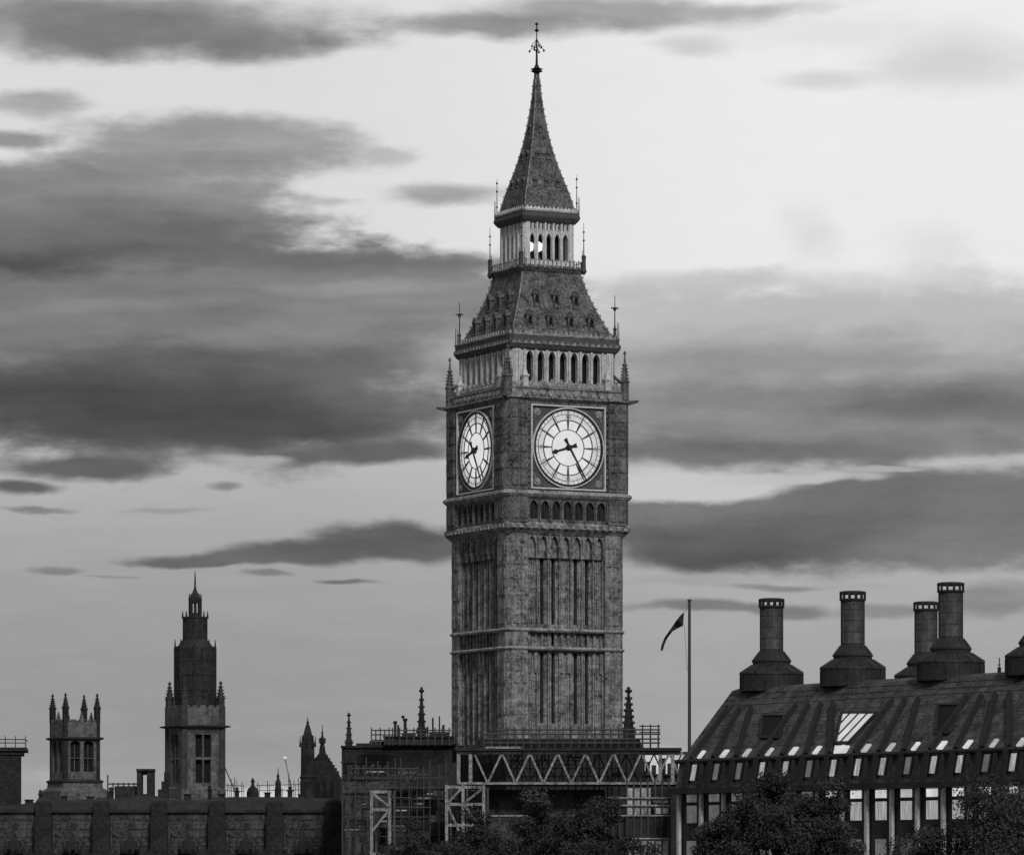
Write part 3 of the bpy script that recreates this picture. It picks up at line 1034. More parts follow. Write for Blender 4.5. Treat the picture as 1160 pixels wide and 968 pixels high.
# ------------------------------------------------------------------ long palace range in the lower left
D = 440.0
sc_ = D / F
Z = lambda y: wz(y, D)
X = lambda x: wx(x, D)
pr = thing('palace_range', 'long dark stone palace front with buttressed bays and slate roof', 'building', (0, D, 0))
top = 916
m_ = MB(); m_.fbox(X(-90), X(506), -14, 0, 0, Z(top))
m_.build('front_wall', M['palace'], pr)
rf = MB()
xs = [-90, 15, 60, 130, 150, 178, 200, 235, 260, 330, 372, 384, 450, 506]
ys = [912, 911, 906, 904, 900, 901, 906, 905, 902, 902, 904, 902, 904, 906]
rings = []
for x, y in zip(xs, ys):
    rings.append([(X(x), -.35, Z(920)), (X(x), -.35, Z(917)), (X(x), .4, Z(y)), (X(x), 12, Z(y - 1)), (X(x), 13, Z(920))])
rf.loft(rings)
rf.build('slate_roof', M['slate'], pr)
bm_ = MB()
bm_.fbox(-.85, .85, 0, 1.3, 0, Z(925))
bm_.fbox(-.75, .75, 0, 1.0, Z(925), Z(908))
bm_.loft([[(-.75, -1.0, Z(908)), (.75, -1.0, Z(908)), (.75, 0, Z(908)), (-.75, 0, Z(908))], [(-.5, -.5, Z(903)), (.5, -.5, Z(903)), (.5, 0, Z(903)), (-.5, 0, Z(903))]])
me = bm_.mesh('buttress', M['soot'])
for i in range(-2, 8):
    x = 50 + 65.5 * i
    if x < 500:
        inst('buttress', me, pr, Matrix.Translation((X(x), 0, 0)))
# recessed panel grid, small quatrefoil light and a dark gabled dormer in every bay
pg = MB()
wb = 65.5 * sc_ - 1.7
for r_, (ya, yb) in enumerate(((920, 928), (930, 938), (940, 948), (950, 958), (960, 968))):
    for c in range(5):
        x0 = -wb / 2 + .15 + c * (wb - .3) / 5
        pg.fbox(x0 + .04, x0 + (wb - .3) / 5 - .04, 0, .07, Z(yb), Z(ya))
me_p = pg.mesh('carved_panel', M['palace'])
q_ = MB(); q_.prism([(.3 * math.sin(i * math.pi / 4), .34 * math.cos(i * math.pi / 4)) for i in range(8)], 0, .12)
me_q = q_.mesh('round_light', M['slate'])
gd = MB()
gd.prism([(-.95, Z(1010)), (.95, Z(1010)), (.95, Z(960)), (.6, Z(957)), (.6, Z(953)), (.2, Z(950)), (0, Z(944)), (-.2, Z(950)), (-.6, Z(953)), (-.6, Z(957)), (-.95, Z(960))], 0, 1.6)
gd.tube((0, -1.5, Z(950)), (0, -1.5, Z(941)), .09, 5, .03)
me_g2 = gd.mesh('gabled_dormer', M['soot'])
for i in range(-2, 7):
    x = 50 + 65.5 * (i + .5)
    if x < 460:
        inst('carved_panel', me_p, pr, Matrix.Translation((X(x), 0, 0)))
        inst('round_light', me_q, pr, Matrix.Translation((X(x), 0, Z(936))))
        inst('gabled_dormer', me_g2, pr, Matrix.Translation((X(x), 0, 0)))
lb = MB()
for i in range(-70, 460, 8):
    lb.fbox(X(i), X(i + 4.6), 1.35, 1.6, Z(966), Z(961.5))
lb.fbox(X(-90), X(500), 1.35, 1.6, 0, Z(966))
lb.build('lower_parapet', M['soot'], pr)
# on the roof ridge
fn = MB(); fn.lathe([(Z(903), .62), (Z(896), .62), (Z(892), .5), (Z(889), .22), (Z(885), .12), (Z(884), .22), (Z(882.5), .18), (Z(879), .03)], 10, X(283), 5)
fn.build('roof_finial', M['soot'], pr)
fn = MB(); fn.lathe([(Z(904), .34), (Z(892), .34), (Z(888), .26), (Z(885), .3), (Z(880), .12), (Z(877), .14), (Z(874), .05), (Z(868), .03)], 8, X(312), 5)
fn.build('roof_finial', M['soot'], pr)
ch = MB()
ch.box(X(152), X(157.5), 3, 5, Z(906), Z(872)); ch.box(X(163.5), X(171), 3, 5, Z(906), Z(872)); ch.box(X(157.5), X(163.5), 3.4, 4.9, Z(906), Z(898))
ch.box(X(151.5), X(171.5), 2.8, 5.2, Z(872), Z(869.5)); ch.box(X(157.5), X(163.5), 3.3, 4.9, Z(876), Z(872))
ch.build('chimney_box', M['far_dark'], pr)
sb = MB()
for (a, b2, y) in ((177, 181, 893), (181, 184, 884), (184, 188, 874)):
    sb.box(X(a), X(b2), 2, 4, Z(906), Z(y))
sb.lathe([(Z(874), .25), (Z(870), .05)], 6, X(186), 3)
sb.build('stepped_gable', M['soot'], pr)
rl = MB()
for x in range(118, 152, 6):
    rl.tube((X(x), 4, Z(908)), (X(x), 4, Z(885 if x > 118 else 876)), .07, 5)
for y in (886.5, 892):
    rl.tube((X(118), 4, Z(y)), (X(151), 4, Z(y)), .07, 5)
rl.box(X(126), X(151), 3.8, 5.6, Z(906), Z(889))
rl.build('roof_railing', M['far_dark'], pr)

for xa, xb, yt, d in ((22, 30, 905, 5), (40, 43, 899, 3), (64, 70, 901, 4), (96, 103, 902, 2), (120, 124, 896, 3), (139, 146, 896, 6), (206, 213, 899, 3), (232, 236, 894, 4), (246, 252, 899, 2), (264, 268, 896, 3), (297, 303, 897, 4), (324, 329, 895, 3), (336, 342, 899, 4)):
    m_ = MB(); m_.box(X(xa), X(xb), d, d + 1.2, Z(912), Z(yt)); m_.box(X(xa) - .1, X(xb) + .1, d - .1, d + 1.3, Z(yt), Z(yt - 1))
    if xb - xa < 6:
        m_.lathe([(Z(yt - 1), .18), (Z(yt - 4), .14), (Z(yt - 4.5), .2), (Z(yt - 6), .02)], 6, X((xa + xb) / 2), d + .5)
    m_.build('roof_stack', M['soot'], pr)

# thin scaffolding on the skyline between spired tower and chapel
D = 470.0
sf = thing('scaffold', 'thin skyline scaffolding between spired tower and gabled chapel', 'scaffold', (wx(298, D), D, 0))
Zs = lambda y: wz(y, D)
Xs = lambda x: wx(x, D) - wx(298, D)
m_ = MB(); p_ = MB()
for x, y in ((258, 887), (262, 882), (266, 880), (274, 885), (292, 886), (303, 884), (318, 889), (327, 880), (333, 884), (338, 881)):
    m_.tube((Xs(x), 0, 0), (Xs(x), 0, Zs(y)), .045, 5)
    m_.tube((Xs(x), 2, 0), (Xs(x + 1), 2, Zs(y + 3)), .035, 5)
m_.build('standards', M['tube'], sf)
for y in (889, 895):
    p_.tube((Xs(256), 0, Zs(y)), (Xs(276), 0, Zs(y + .6)), .04, 5)
    p_.tube((Xs(290), 0, Zs(y)), (Xs(341), 0, Zs(y - 1)), .04, 5)
p_.tube((Xs(252), 0, Zs(862)), (Xs(268), 0, Zs(900)), .06, 5)
p_.build('ledgers', M['tube'], sf)
# leaning floodlight mast
D = 475.0
fm = thing('floodlight_mast', 'slender leaning mast with one bright lamp beside the gabled chapel', 'lamp', (wx(331, D), D, 0))
m_ = MB()
m_.tube((0, 0, 0), (wx(330, D) - wx(331, D), 0, wz(892, D)), .1, 6)
m_.tube((wx(330, D) - wx(331, D), 0, wz(892, D)), (wx(323, D) - wx(331, D), 0, wz(859, D)), .1, 6, .06)
m_.build('mast', M['steel'], fm)
m_ = MB(); m_.lathe([(wz(858.8, D), .08), (wz(858.3, D), .16), (wz(856.9, D), .17), (wz(856.2, D), .06)], 10, wx(323, D) - wx(331, D), 0)
m_.build('lamp_head', M['mast_lamp'], fm)

# ------------------------------------------------------------------ gabled chapel with turret
D = 458.0
Z = lambda y: wz(y, D)
gx = 363
X = lambda x: wx(x, D) - wx(gx, D)
cp = thing('gabled_chapel', 'dark gothic gable with crockets and a domed octagonal turret', 'building', (wx(gx, D), D, 0))
m_ = MB()
m_.prism([(X(343), 0), (X(384.5), 0), (X(384.5), Z(881)), (X(382), Z(877)), (X(367), Z(853)), (X(364.5), Z(849)), (X(361), Z(853)), (X(358), Z(857)), (X(354), Z(860)), (X(343), Z(862))], -9, 0)
for i in range(7):
    q = i / 6.5
    x, y = 366.5 + q * 16.5, 853 + q * 24
    m_.fbox(X(x), X(x + 2.4), -.3, .15, Z(y + 1), Z(y - 2.2))
m_.build('gable_wall', M['soot'], cp)
m_ = MB(); m_.lathe([(Z(852), .34), (Z(847), .3), (Z(842), .2), (Z(841), .34), (Z(836), .36), (Z(834.5), .14), (Z(830), .07), (Z(829.5), .16), (Z(828), .05), (Z(820), .03)], 8, X(365), .3)
m_.build('gable_finial', M['soot'], cp)
m_ = MB(); m_.lathe([(0, .74), (Z(882), .74), (Z(880), .86), (Z(878), .72), (Z(843), .68), (Z(842), .76), (Z(840), .6), (Z(834), .56), (Z(831), .42), (Z(827), .34), (Z(823), .24), (Z(819), .1), (Z(818), .17), (Z(816.8), .07), (Z(811.5), .02)], 8, X(349), -.8)
for i in range(8):
    a = i * math.pi / 4
    m_.tube((X(349) + .78 * math.cos(a), -.8 + .78 * math.sin(a), Z(846)), (X(349) + .78 * math.cos(a), -.8 + .78 * math.sin(a), Z(833)), .11, 5, .02)
m_.build('turret', M['soot'], cp)
m_ = MB()
for x in (360, 368, 376):
    m_.prism([(X(x - 2.4), Z(902)), (X(x + 2.4), Z(902))] + list(reversed(arch(X(x), 2.4 * D / F, Z(888), Z(882.5)))), -.2, .06)
m_.build('lancet_windows', M['void'], cp)

# ------------------------------------------------------------------ block beside the tower, with two pinnacles
D = 426.0
Z = lambda y: wz(y, D)
gx = 446
X = lambda x: wx(x, D) - wx(gx, D)
bb = thing('parapet_block', 'dark stone block beside the clock tower with two crocketed spikes', 'building', (wx(gx, D), D, 0))
m_ = MB()
m_.fbox(X(387), X(512), -8, 0, 0, Z(846.5))
m_.fbox(X(386), X(512), -8.2, .2, Z(846.5), Z(844))
m_.fbox(X(386), X(442), 0, .25, Z(883.5), Z(881))
m_.fbox(X(386), X(442), 0, .15, Z(864), Z(862))
m_.build('block_wall', M['soot'], bb)
m_ = MB(); m_.fbox(X(387), X(441), 0, .12, Z(898), Z(884)); m_.build('pale_band', M['palace'], bb)
m_ = MB(); m_.fbox(X(387), X(441), 0, .1, 0, Z(901)); m_.build('lower_wall', M['palace'], bb)
for i in range(5):
    m_ = MB(); m_.fbox(X(390 + i * 10.5) - .12, X(390 + i * 10.5) + .12, .1, .3, 0, Z(903)); m_.build('pilaster', M['soot'], bb)
wm = MB(); wm.fbox(-.36, .36, -.1, .05, 0, .75); me_w = wm.mesh('window', M['void'])
wf = MB(); wf.fbox(-.2, .2, 0, .12, 0, .85); me_f = wf.mesh('window_pier', M['palace'])
for i in range(6):
    inst('window', me_w, bb, Matrix.Translation((X(392 + i * 8.4), 0, Z(876))))
    inst('window_pier', me_f, bb, Matrix.Translation((X(396.2 + i * 8.4), 0, Z(876.5))))
for i in range(5):
    inst('window', me_w, bb, Matrix.Translation((X(409 + i * 7.4), 0, Z(863))))
m_ = MB(); m_.fbox(X(435), X(514), -6, .6, Z(843.5), Z(834)); m_.fbox(X(434), X(514), -6, .8, Z(835), Z(833.4)); m_.build('roof_slab', M['far_dark'], bb)
for (xa, xb, yt) in ((403, 418, 841), (418, 436, 838.5), (455, 470, 829), (486, 508, 828)):
    m_ = MB(); m_.fbox(X(xa), X(xb), -4, -1, Z(846), Z(yt)); m_.build('plant_room', M['far_dark'], bb)
for px_, yt, yb, w2 in ((395, 806, 846, .33), (477.5, 777, 836, .42)):
    m_ = MB(); gothic_pinnacle(m_, X(px_), .2 if px_ > 400 else .5, Z(yb), Z(yt), w2, .1)
    m_.build('pinnacle', M['soot'], bb)
for px_, yt, r_ in ((447.2, 817, .13), (450.5, 820, .1), (458.5, 814, .15), (490, 812, .09), (497.5, 810, .07), (502, 820, .12), (484, 822, .1)):
    m_ = MB(); m_.tube((X(px_), 1.5, Z(834)), (X(px_), 1.5, Z(yt)), r_, 8)
    if r_ > .12:
        m_.lathe([(Z(yt) - .2, r_), (Z(yt), r_ * 1.7), (Z(yt) + .12, r_ * 1.2)], 8, X(px_), 1.5)
    m_.build('chimney_pot', M['far_dark'], bb)
m_ = MB(); m_.lathe([(Z(812.5), .05), (Z(811), .22), (Z(809), .05)], 8, X(456), 1.5); m_.tube((X(458), 1.5, Z(816)), (X(456), 1.5, Z(811)), .08, 5); m_.build('vent_cowl', M['far_dark'], bb)

D = 424.0
Z = lambda y: wz(y, D)
gx = 455
X = lambda x: wx(x, D) - wx(gx, D)
sf = thing('roof_scaffold', 'open scaffold rails on the dark block roof, left of the clock tower', 'scaffold', (wx(gx, D), D, Z(844)))
m_ = MB()
Zr = lambda y: Z(y) - Z(844)
for x in list(range(421, 445, 5)) + list(range(445, 511, 8)):
    m_.tube((X(x), -.6, 0), (X(x), -.6, Zr(824 if x % 2 else 826)), .065, 5)
m_.build('standards', M['tube'], sf)
m_ = MB()
for y in (827, 832, 838):
    m_.tube((X(421), -.6, Zr(y)), (X(448 if y > 827 else 511), -.6, Zr(y)), .065, 5)
m_.tube((X(448), -.6, Zr(831)), (X(511), -.6, Zr(830)), .05, 5)
m_.build('ledgers', M['tube'], sf)

# dark netted roof slope left of the tower foot
D = 416.0
Z = lambda y: wz(y, D)
gx = 480
X = lambda x: wx(x, D) - wx(gx, D)
nr = thing('sheeted_lean_to', 'dark sheeted lean-to against the clock tower foot, left side', 'building', (wx(gx, D), D, 0))
m_ = MB(); m_.prism([(X(438), 0), (X(519), 0), (X(519), Z(863)), (X(500), Z(864)), (X(470), Z(874)), (X(441), Z(893)), (X(438), Z(897))], -6, 0)
m_.build('sheeting', M['slate'], nr)
m_ = MB()
for x in range(446, 516, 10):
    m_.tube((X(x), -.12, 0), (X(x), -.12, Z(885)), .08, 5)
for y in (905, 925, 945):
    m_.tube((X(440), -.14, Z(y)), (X(518), -.14, Z(y)), .07, 5)
m_.build('framework', M['tube'], nr)

# ------------------------------------------------------------------ steel truss bridge of the scaffold
D = 405.0
Z = lambda y: wz(y, D)
gx = 645
X = lambda x: wx(x, D) - wx(gx, D)
tr = thing('truss_bridge', 'long pale steel truss girder spanning in front of the tower foot', 'truss', (wx(gx, D), D, 0))
for yy, nm in ((0, 'front'), (3.2, 'rear')):
    for y in (852.3, 886.7):
        m_ = MB(); m_.box(X(518.5), X(778), yy - .12, yy + .12, Z(y) - .11, Z(y) + .11)
        m_.build('chord', M['steel'], tr)
    tops = [537 + 31.6 * i for i in range(8)]
    bots = [552.4 + 31.6 * i - 0 for i in range(8)]
    if yy:
        tops, bots = [x + 15.5 for x in tops], [x + 15.5 for x in bots]
    path = []
    for a, b2 in zip(tops, bots):
        path += [(a, 852.3), (b2, 886.7)]
    for (xa, ya), (xb, yb) in zip(path, path[1:]):
        if xb > 776:
            break
        m_ = MB(); m_.tube((X(xa), yy, Z(ya)), (X(xb), yy, Z(yb)), .13 if not yy else .09, 4)
        m_.build('diagonal', M['steel'] if not yy else M['tube'], tr)
    for x in (519.5, 533) + ((748, 762) if not yy else ()):
        m_ = MB(); m_.box(X(x) - .16, X(x) + .16, yy - .13, yy + .13, Z(886.7), Z(852.3))
        m_.build('post', M['steel'], tr)
m_ = MB(); m_.box(X(516), X(772), -.5, 3.8, Z(850), Z(846.5)); m_.build('deck', M['board'], tr)
m_ = MB(); m_.box(X(519), X(770), .3, 3.0, Z(889.5), Z(888)); m_.build('soffit_board', M['board'], tr)
m_ = MB(); m_.box(X(550), X(592), -.55, -.35, Z(847.6), Z(845.2)); m_.build('toe_board', M['steel'], tr)

# deck scaffold in front of the foot of the shaft
D = 407.0
Z = lambda y: wz(y, D)
X = lambda x: wx(x, D) - wx(gx, D)
ds = thing('guard_scaffold', 'grey scaffold rails on top of the truss across the tower foot', 'scaffold', (wx(gx, D), D, Z(846.4)))
Zr = lambda y: Z(y) - Z(846.4)
m_ = MB()
for x in range(548, 748, 9):
    m_.tube((X(x), 0, 0), (X(x), 0, Zr(823 if x < 722 else 820)), .07, 5)
    m_.tube((X(x), 1.4, 0), (X(x), 1.4, Zr(825)), .055, 5)
m_.build('standards', M['tube'], ds)
m_ = MB()
for y in (826, 831, 836.5, 841):
    m_.tube((X(548 if y > 830 else 562), 0, Zr(y)), (X(748), 0, Zr(y)), .075, 5)
for y in (822, 829):
    m_.tube((X(724), 0, Zr(y)), (X(748), 0, Zr(y)), .06, 5)
m_.build('ledgers', M['tube'], ds)
m_ = MB(); m_.box(X(540), X(726), 1.5, 1.7, 0, Zr(836)); m_.build('rear_board', M['board'], ds)



def clutter(label, D, x0, x1, y0, y1, seed, n_std, n_items, step=9):
    Z = lambda y: wz(y, D)
    gx = (x0 + x1) / 2
    X = lambda x: wx(x, D) - wx(gx, D)
    o = thing('scaffold', label, 'scaffold', (wx(gx, D), D, 0))
    rr = random.Random(seed)
    m_ = MB()
    for i in range(n_std):
        x = x0 + (x1 - x0) * (i + rr.uniform(-.25, .25)) / n_std
        m_.tube((X(x), 0, 0), (X(x), 0, Z(rr.uniform(y0 - 6, y0 + 8))), .06, 5)
    m_.build('standards', M['tube'], o)
    m_ = MB()
    for y in range(int(y0) + 8, 968, step):
        a, b2 = sorted((rr.uniform(x0, x0 + (x1 - x0) * .3), rr.uniform(x0 + (x1 - x0) * .6, x1)))
        m_.tube((X(a), -.08, Z(y)), (X(b2), -.08, Z(y)), .055, 5)
    for i in range(n_items // 3):
        x, y = rr.uniform(x0, x1 - 14), rr.uniform(y0 + 20, y1)
        m_.tube((X(x), -.12, Z(y)), (X(x + 14), -.12, Z(y - 18)), .05, 5)
    m_.build('ledgers', M['tube'], o)
    for i in range(n_items):
        l = rr.uniform(6, 22)
        x, y = rr.uniform(x0, x1 - l), rr.uniform(y0 + 8, y1)
        m_ = MB()
        if i % 3:
            m_.box(X(x), X(x + l), .05, .9, Z(y) + .03, Z(y) + .14)
            m_.build('scaffold_board', M[('steel', 'sheet', 'palace', 'board')[i % 4]], o)
        else:
            m_.box(X(x), X(x + l), .1 + i * .004, .13 + i * .004, Z(y + rr.uniform(5, 12)), Z(y))
            m_.build('debris_net', M[('palace', 'stone_dark', 'slate', 'stone_dark')[i % 4]], o)
    return o


clutter('dense dark scaffold lifts behind the truss at the tower foot', 409.5, 519, 724, 844, 956, 4, 28, 34)
clutter('cluttered scaffold lifts against the dark stone block with two spikes', 413.5, 388, 514, 862, 960, 9, 15, 36, 11)
# supporting trestles
def trestle(label, D, gx, xs_, y0, rails, braces, rz=0.0):
    Z = lambda y: wz(y, D)
    X = lambda x: wx(x, D) - wx(gx, D)
    o = thing('trestle_tower', label, 'scaffold', (wx(gx, D), D, 0), 0.0)
    for x in xs_:
        m_ = MB(); m_.box(X(x) - .14, X(x) + .14, -.15, .15, 0, Z(y0)); m_.build('post', M['steel'], o)
        m_ = MB(); m_.box(X(x) + .25, X(x) + .45, 2.2, 2.5, 0, Z(y0)); m_.build('post', M['tube'], o)
    for y in rails:
        m_ = MB(); m_.box(X(xs_[0]), X(xs_[-1]), -.155, .13, Z(y) - .13, Z(y) + .13); m_.build('rail', M['steel'], o)
    for (xa, ya, xb, yb) in braces:
        m_ = MB(); m_.tube((X(xa), -.02, Z(ya)), (X(xb), -.02, Z(yb)), .14, 4); m_.build('brace', M['steel'], o)
    return o


trestle('pale braced steel trestle under the left end of the truss', 403.0, 527, (506, 524.5, 548), 888.5, (891, 910.5, 934),
        ((526, 909, 546, 893), (507, 909, 522, 893), (507, 911, 520, 941), (526, 911, 540, 930), (507, 968, 522, 943)))
trestle('narrow steel trestle in front of the dark stone block', 410.0, 431, (421, 441.5), 895, (896.5, 916.5, 966), ((422, 898, 440, 912), (422, 940, 440, 918)))

# sheeted scaffold right of the truss
D = 402.0
Z = lambda y: wz(y, D)
gx = 736
X = lambda x: wx(x, D) - wx(gx, D)
ss = thing('sheeted_scaffold', 'pale sheeted scaffold bays below the right end of the truss', 'scaffold', (wx(gx, D), D, 0))
for (xa, xb, ya, yb, mt) in ((709, 737, 892, 922, 'sheet'), (740, 758, 905, 909, 'steel'), (741, 758, 914, 921, 'sheet'), (711, 757, 925, 948, 'slate'), (712, 757, 951, 975, 'sheet'), (686, 709, 905, 921, 'slate')):
    m_ = MB(); m_.box(X(xa), X(xb), .1, .18, Z(yb), Z(ya)); m_.build('sheet_panel', M[mt], ss)
m_ = MB(); m_.box(X(690), X(760), .6, 3.0, 0, Z(900)); m_.build('inner_hoarding', M['board'], ss)
m_ = MB()
for x in (686, 694, 702, 710, 718, 726, 734, 742, 750, 758):
    m_.tube((X(x), 0, 0), (X(x), 0, Z(903 if x < 709 else 880)), .075, 5)
m_.build('standards', M['tube'], ss)
m_ = MB()
for y, xa in ((903.5, 686), (912, 686), (923.5, 672), (949.5, 700)):
    m_.tube((X(xa), -.02, Z(y)), (X(759), -.02, Z(y)), .09, 5)
m_.build('ledgers', M['steel'], ss)

D = 452.0
sv = thing('service_block', 'dark low block between the truss end and the stone spike', 'building', (wx(745, D), D, 0))
X = lambda x: wx(x, D) - wx(745, D)
m_ = MB(); m_.box(X(706), X(800), 0, 8, 0, wz(878, D)); m_.build('wall', M['soot'], sv)
m_ = MB(); m_.box(X(705), X(800), -.3, 8, wz(878, D), wz(876, D)); m_.build('parapet', M['far_dark'], sv)
for x, y in ((727, 868), (734, 862), (741, 866), (752, 858), (759, 864), (766, 860)):
    m_ = MB(); m_.box(X(x) - .22, X(x) + .22, .5, 1.5, wz(876, D), wz(y, D)); m_.build('roof_vent', M['far_dark'], sv)

# low hoarding wall behind the trees at the tower foot
D = 404.0
X = lambda x: wx(x, D) - wx(620, D)
hw_ = thing('hoarding', 'dark timber hoarding below the truss at the tower foot', 'hoarding', (wx(620, D), D, 0))
m_ = MB(); m_.box(X(549), X(686), 4, 4.3, 0, wz(893, D)); m_.build('boarding', M['palace'], hw_)
m_ = MB(); m_.box(X(549), X(686), -.1, .2, 0, wz(923, D)); m_.build('lower_wall', M['palace'], hw_)
m_ = MB(); m_.box(X(549), X(690), -.2, .3, wz(924.3, D), wz(922.6, D)); m_.build('capping', M['steel'], hw_)

# stone pinnacle behind the tower on the right
D = 446.0
sp_ = thing('stone_pinnacle', 'single crocketed stone spike just right of the clock tower shaft', 'pinnacle', (wx(712, D), D, 0))
m_ = MB()
m_.square([(0, 1.6), (wz(848, D), 1.6), (wz(838, D), .95), (wz(836, D), .8)])
m_.build('pier', M['soot'], sp_)
m_ = MB(); gothic_pinnacle(m_, 0, 0, wz(838, D), wz(777, D), .62, .12); m_.build('spike', M['soot'], sp_)

# ------------------------------------------------------------------ flagpole and flag
D = 404.0
Z = lambda y: wz(y, D)
fp = thing('flagpole', 'tall dark flagpole beside the bronze-roofed building', 'flagpole', (wx(781, D), D, 0))
m_ = MB(); m_.tube((0, 0, 0), (0, 0, Z(681)), .2, 10, .13); m_.build('pole', M['pole'], fp)
m_ = MB(); m_.lathe([(Z(681), .1), (Z(680.3), .2), (Z(679), .2), (Z(678.3), .04)], 10); m_.build('truck', M['pole'], fp)
m_ = MB()
m_.tube((-.15, 0, Z(684)), (wx(776, D) - wx(781, D), 0, Z(693.5)), .02, 4)
m_.tube((wx(775, D) - wx(781, D), 0, Z(706)), (-.18, 0, Z(760)), .015, 4)
m_.build('halyard', M['pole'], fp)
up = [(775.2, 692.6), (770, 697.4), (765.2, 703.8), (758.9, 713), (753, 721.5), (749.3, 730), (748.5, 735.6)]
lo = [(773.7, 708.6), (767, 711.5), (761.5, 715.2), (756, 722.3), (752.2, 730.8), (750.8, 736.4), (749.3, 737)]
fl = MB()
N = 24
rows = []
for i in range(N + 1):
    q = i / N * 6
    k0 = min(int(q), 5); f = q - k0
    a = np.array(up[k0]) * (1 - f) + np.array(up[k0 + 1]) * f
    b2 = np.array(lo[k0]) * (1 - f) + np.array(lo[k0 + 1]) * f
    rows.append([(wx(p[0], D), D + .28 * math.sin(i * .8 + j * 1.1), Z(p[1])) for j, p in enumerate([a * (1 - s) + b2 * s for s in np.linspace(0, 1, 5)])])
vs = [p for r in rows for p in r] + [(x, y + .08, z) for r in rows for (x, y, z) in r]
n_ = len(rows) * 5
fs = []
for i in range(N):
    for j in range(4):
        a = i * 5 + j
        fs.append((a, a + 1, a + 6, a + 5))
        fs.append((a + n_, a + 5 + n_, a + 6 + n_, a + 1 + n_))
fl.add(vs, fs)
tag(fl.build('flag', M['flag']), 'dark limp flag streaming to the left of the flagpole', 'flag')

# ------------------------------------------------------------------ bronze-roofed building with chimneys, right
P0 = Vector((14.6, 398.0, 0))
du = Vector((26.4, -42.0, 0)).normalized()
dw = Vector((-du.y, du.x, 0))
ang = math.atan2(du.y, du.x)
bz = thing('bronze_roofed_building', 'large building with ribbed dark bronze roof and fat round chimneys', 'building', P0, ang)
LEN, DEP = 75.0, 46.0
# local axes: x along the front, y into the building, z up
UP = [(0.0, 22.6), (0.5, 25.0), (6.2, 31.45)]
sl_n = Vector((0, -(UP[2][1] - UP[1][1]), UP[2][0] - UP[1][0])).normalized()


def on_roof(px_, py_, plane=1, off=0.0):
    """where the sight line through a photo point meets the roof slope (0 lower, 1 upper), in building coordinates"""
    mw = Matrix.Translation(P0) @ Matrix.Rotation(ang, 4, 'Z')
    inv = mw.inverted()
    o = inv @ Vector((0, 0, EYE))
    d = inv.to_3x3() @ Vector(((px_ - 580) / F, 1, (HY - py_) / F))
    (w0, z0), (w1, z1) = UP[plane], UP[plane + 1]
    n = Vector((0, -(z1 - z0), w1 - w0)).normalized()
    p = Vector((0, w0, z0)) + n * off
    t_ = n.dot(p - o) / n.dot(d)
    return o + d * t_


def wall_u(px_, wv):
    k = (px_ - 580) / F
    q = P0 + dw * wv
    return (k * q.y - q.x) / (du.x - k * du.y)


m_ = MB()
m_.box(0.3, LEN, 0.48, DEP, 0, 22.5)
m_.build('wall', M['bronze'], bz)
m_ = MB()
ends = []
for x in (0.0, LEN):
    ends.append([(x, 0.0, 22.6), (x, .5, 25.0), (x, 6.2, 31.45), (x, 7.2, 31.75), (x, DEP - 7.2, 31.75), (x, DEP - 6.2, 31.45), (x, DEP - .5, 25), (x, DEP, 22.6)])
m_.loft(ends)
m_.build('roof', M['roof_panel'], bz)
m_ = MB(); m_.box(-.5, LEN, -.55, DEP + .5, 22.1, 22.58); m_.build('eaves', M['bronze'], bz)
m_ = MB(); m_.tube((-.1, .28, 25.0), (LEN, .28, 25.0), .2, 8); m_.build('gutter_rail', M['bronze'], bz)


def rib_on(mb, a, b2, wd, th):
    """box rib between two roof points"""
    a, b2 = Vector(a), Vector(b2)
    d = (b2 - a).normalized()
    n = sl_n
    s = d.cross(n).normalized() * wd / 2
    lo_ = [a - s - n * .1, a + s - n * .1, a + s + n * th, a - s + n * th]
    hi_ = [b2 - s - n * .1, b2 + s - n * .1, b2 + s + n * th, b2 - s + n * th]
    mb.loft([[tuple(p) for p in lo_], [tuple(p) for p in hi_]])


groups = [[0, 1, 2], [3, 4, 5, 6], [7, 8, 9], [10, 11, 12, 13], [14, 15, 16], [17, 18, 19]]
ud = lambda k: 2.84 + 3.48 * k
slope = lambda q: (UP[1][0] + (UP[2][0] - UP[1][0]) * q, UP[1][1] + (UP[2][1] - UP[1][1]) * q)
for grp in groups:
    u0 = ud(grp[0]) - 1.0
    for k in grp:
        ub = ud(k) - 1.0
        ut = u0 + (ub - u0) * .52
        qa, qb = 0.02, .72
        m_ = MB()
        rib_on(m_, (ub, *slope(qa)), (ut, *slope(qb)), .36, .4)
        # the same duct runs on down the lower slope
        m_.loft([[(ub - .3, .02, 22.6), (ub + .3, .02, 22.6), (ub + .3, -.32, 22.6), (ub - .3, -.32, 22.6)],
                 [(ub - .3, .55, 25.1), (ub + .3, .55, 25.1), (ub + .3, .1, 25.1), (ub - .3, .1, 25.1)]])
        m_.build('roof_rib', M['iron'], bz)
# standing seams of the roof sheets
m_ = MB()
for q in (.78, .86, .94):
    w_, z_ = slope(q)
    m_.tube((.1, w_, z_ + .02), (LEN, w_, z_ + .02), .05, 5)
for q in (.18, .34, .5, .65):
    w_, z_ = slope(q)
    m_.tube((.1, w_, z_ + .0), (LEN, w_, z_ + .0), .04, 5)
u = 1.0
while u < LEN:
    a, c = slope(.0), slope(1.0)
    m_.tube((u, a[0], a[1]), (u, c[0], c[1]), .035, 4)
    u += 1.16
m_.build('sheet_seams', M['roof_panel'], bz)


def quad_panel(mb, pts, th=.12, n=sl_n):
    lo_ = [Vector(p) for p in pts]
    mb.loft([[tuple(p - n * .05) for p in lo_], [tuple(p + n * th) for p in lo_]])


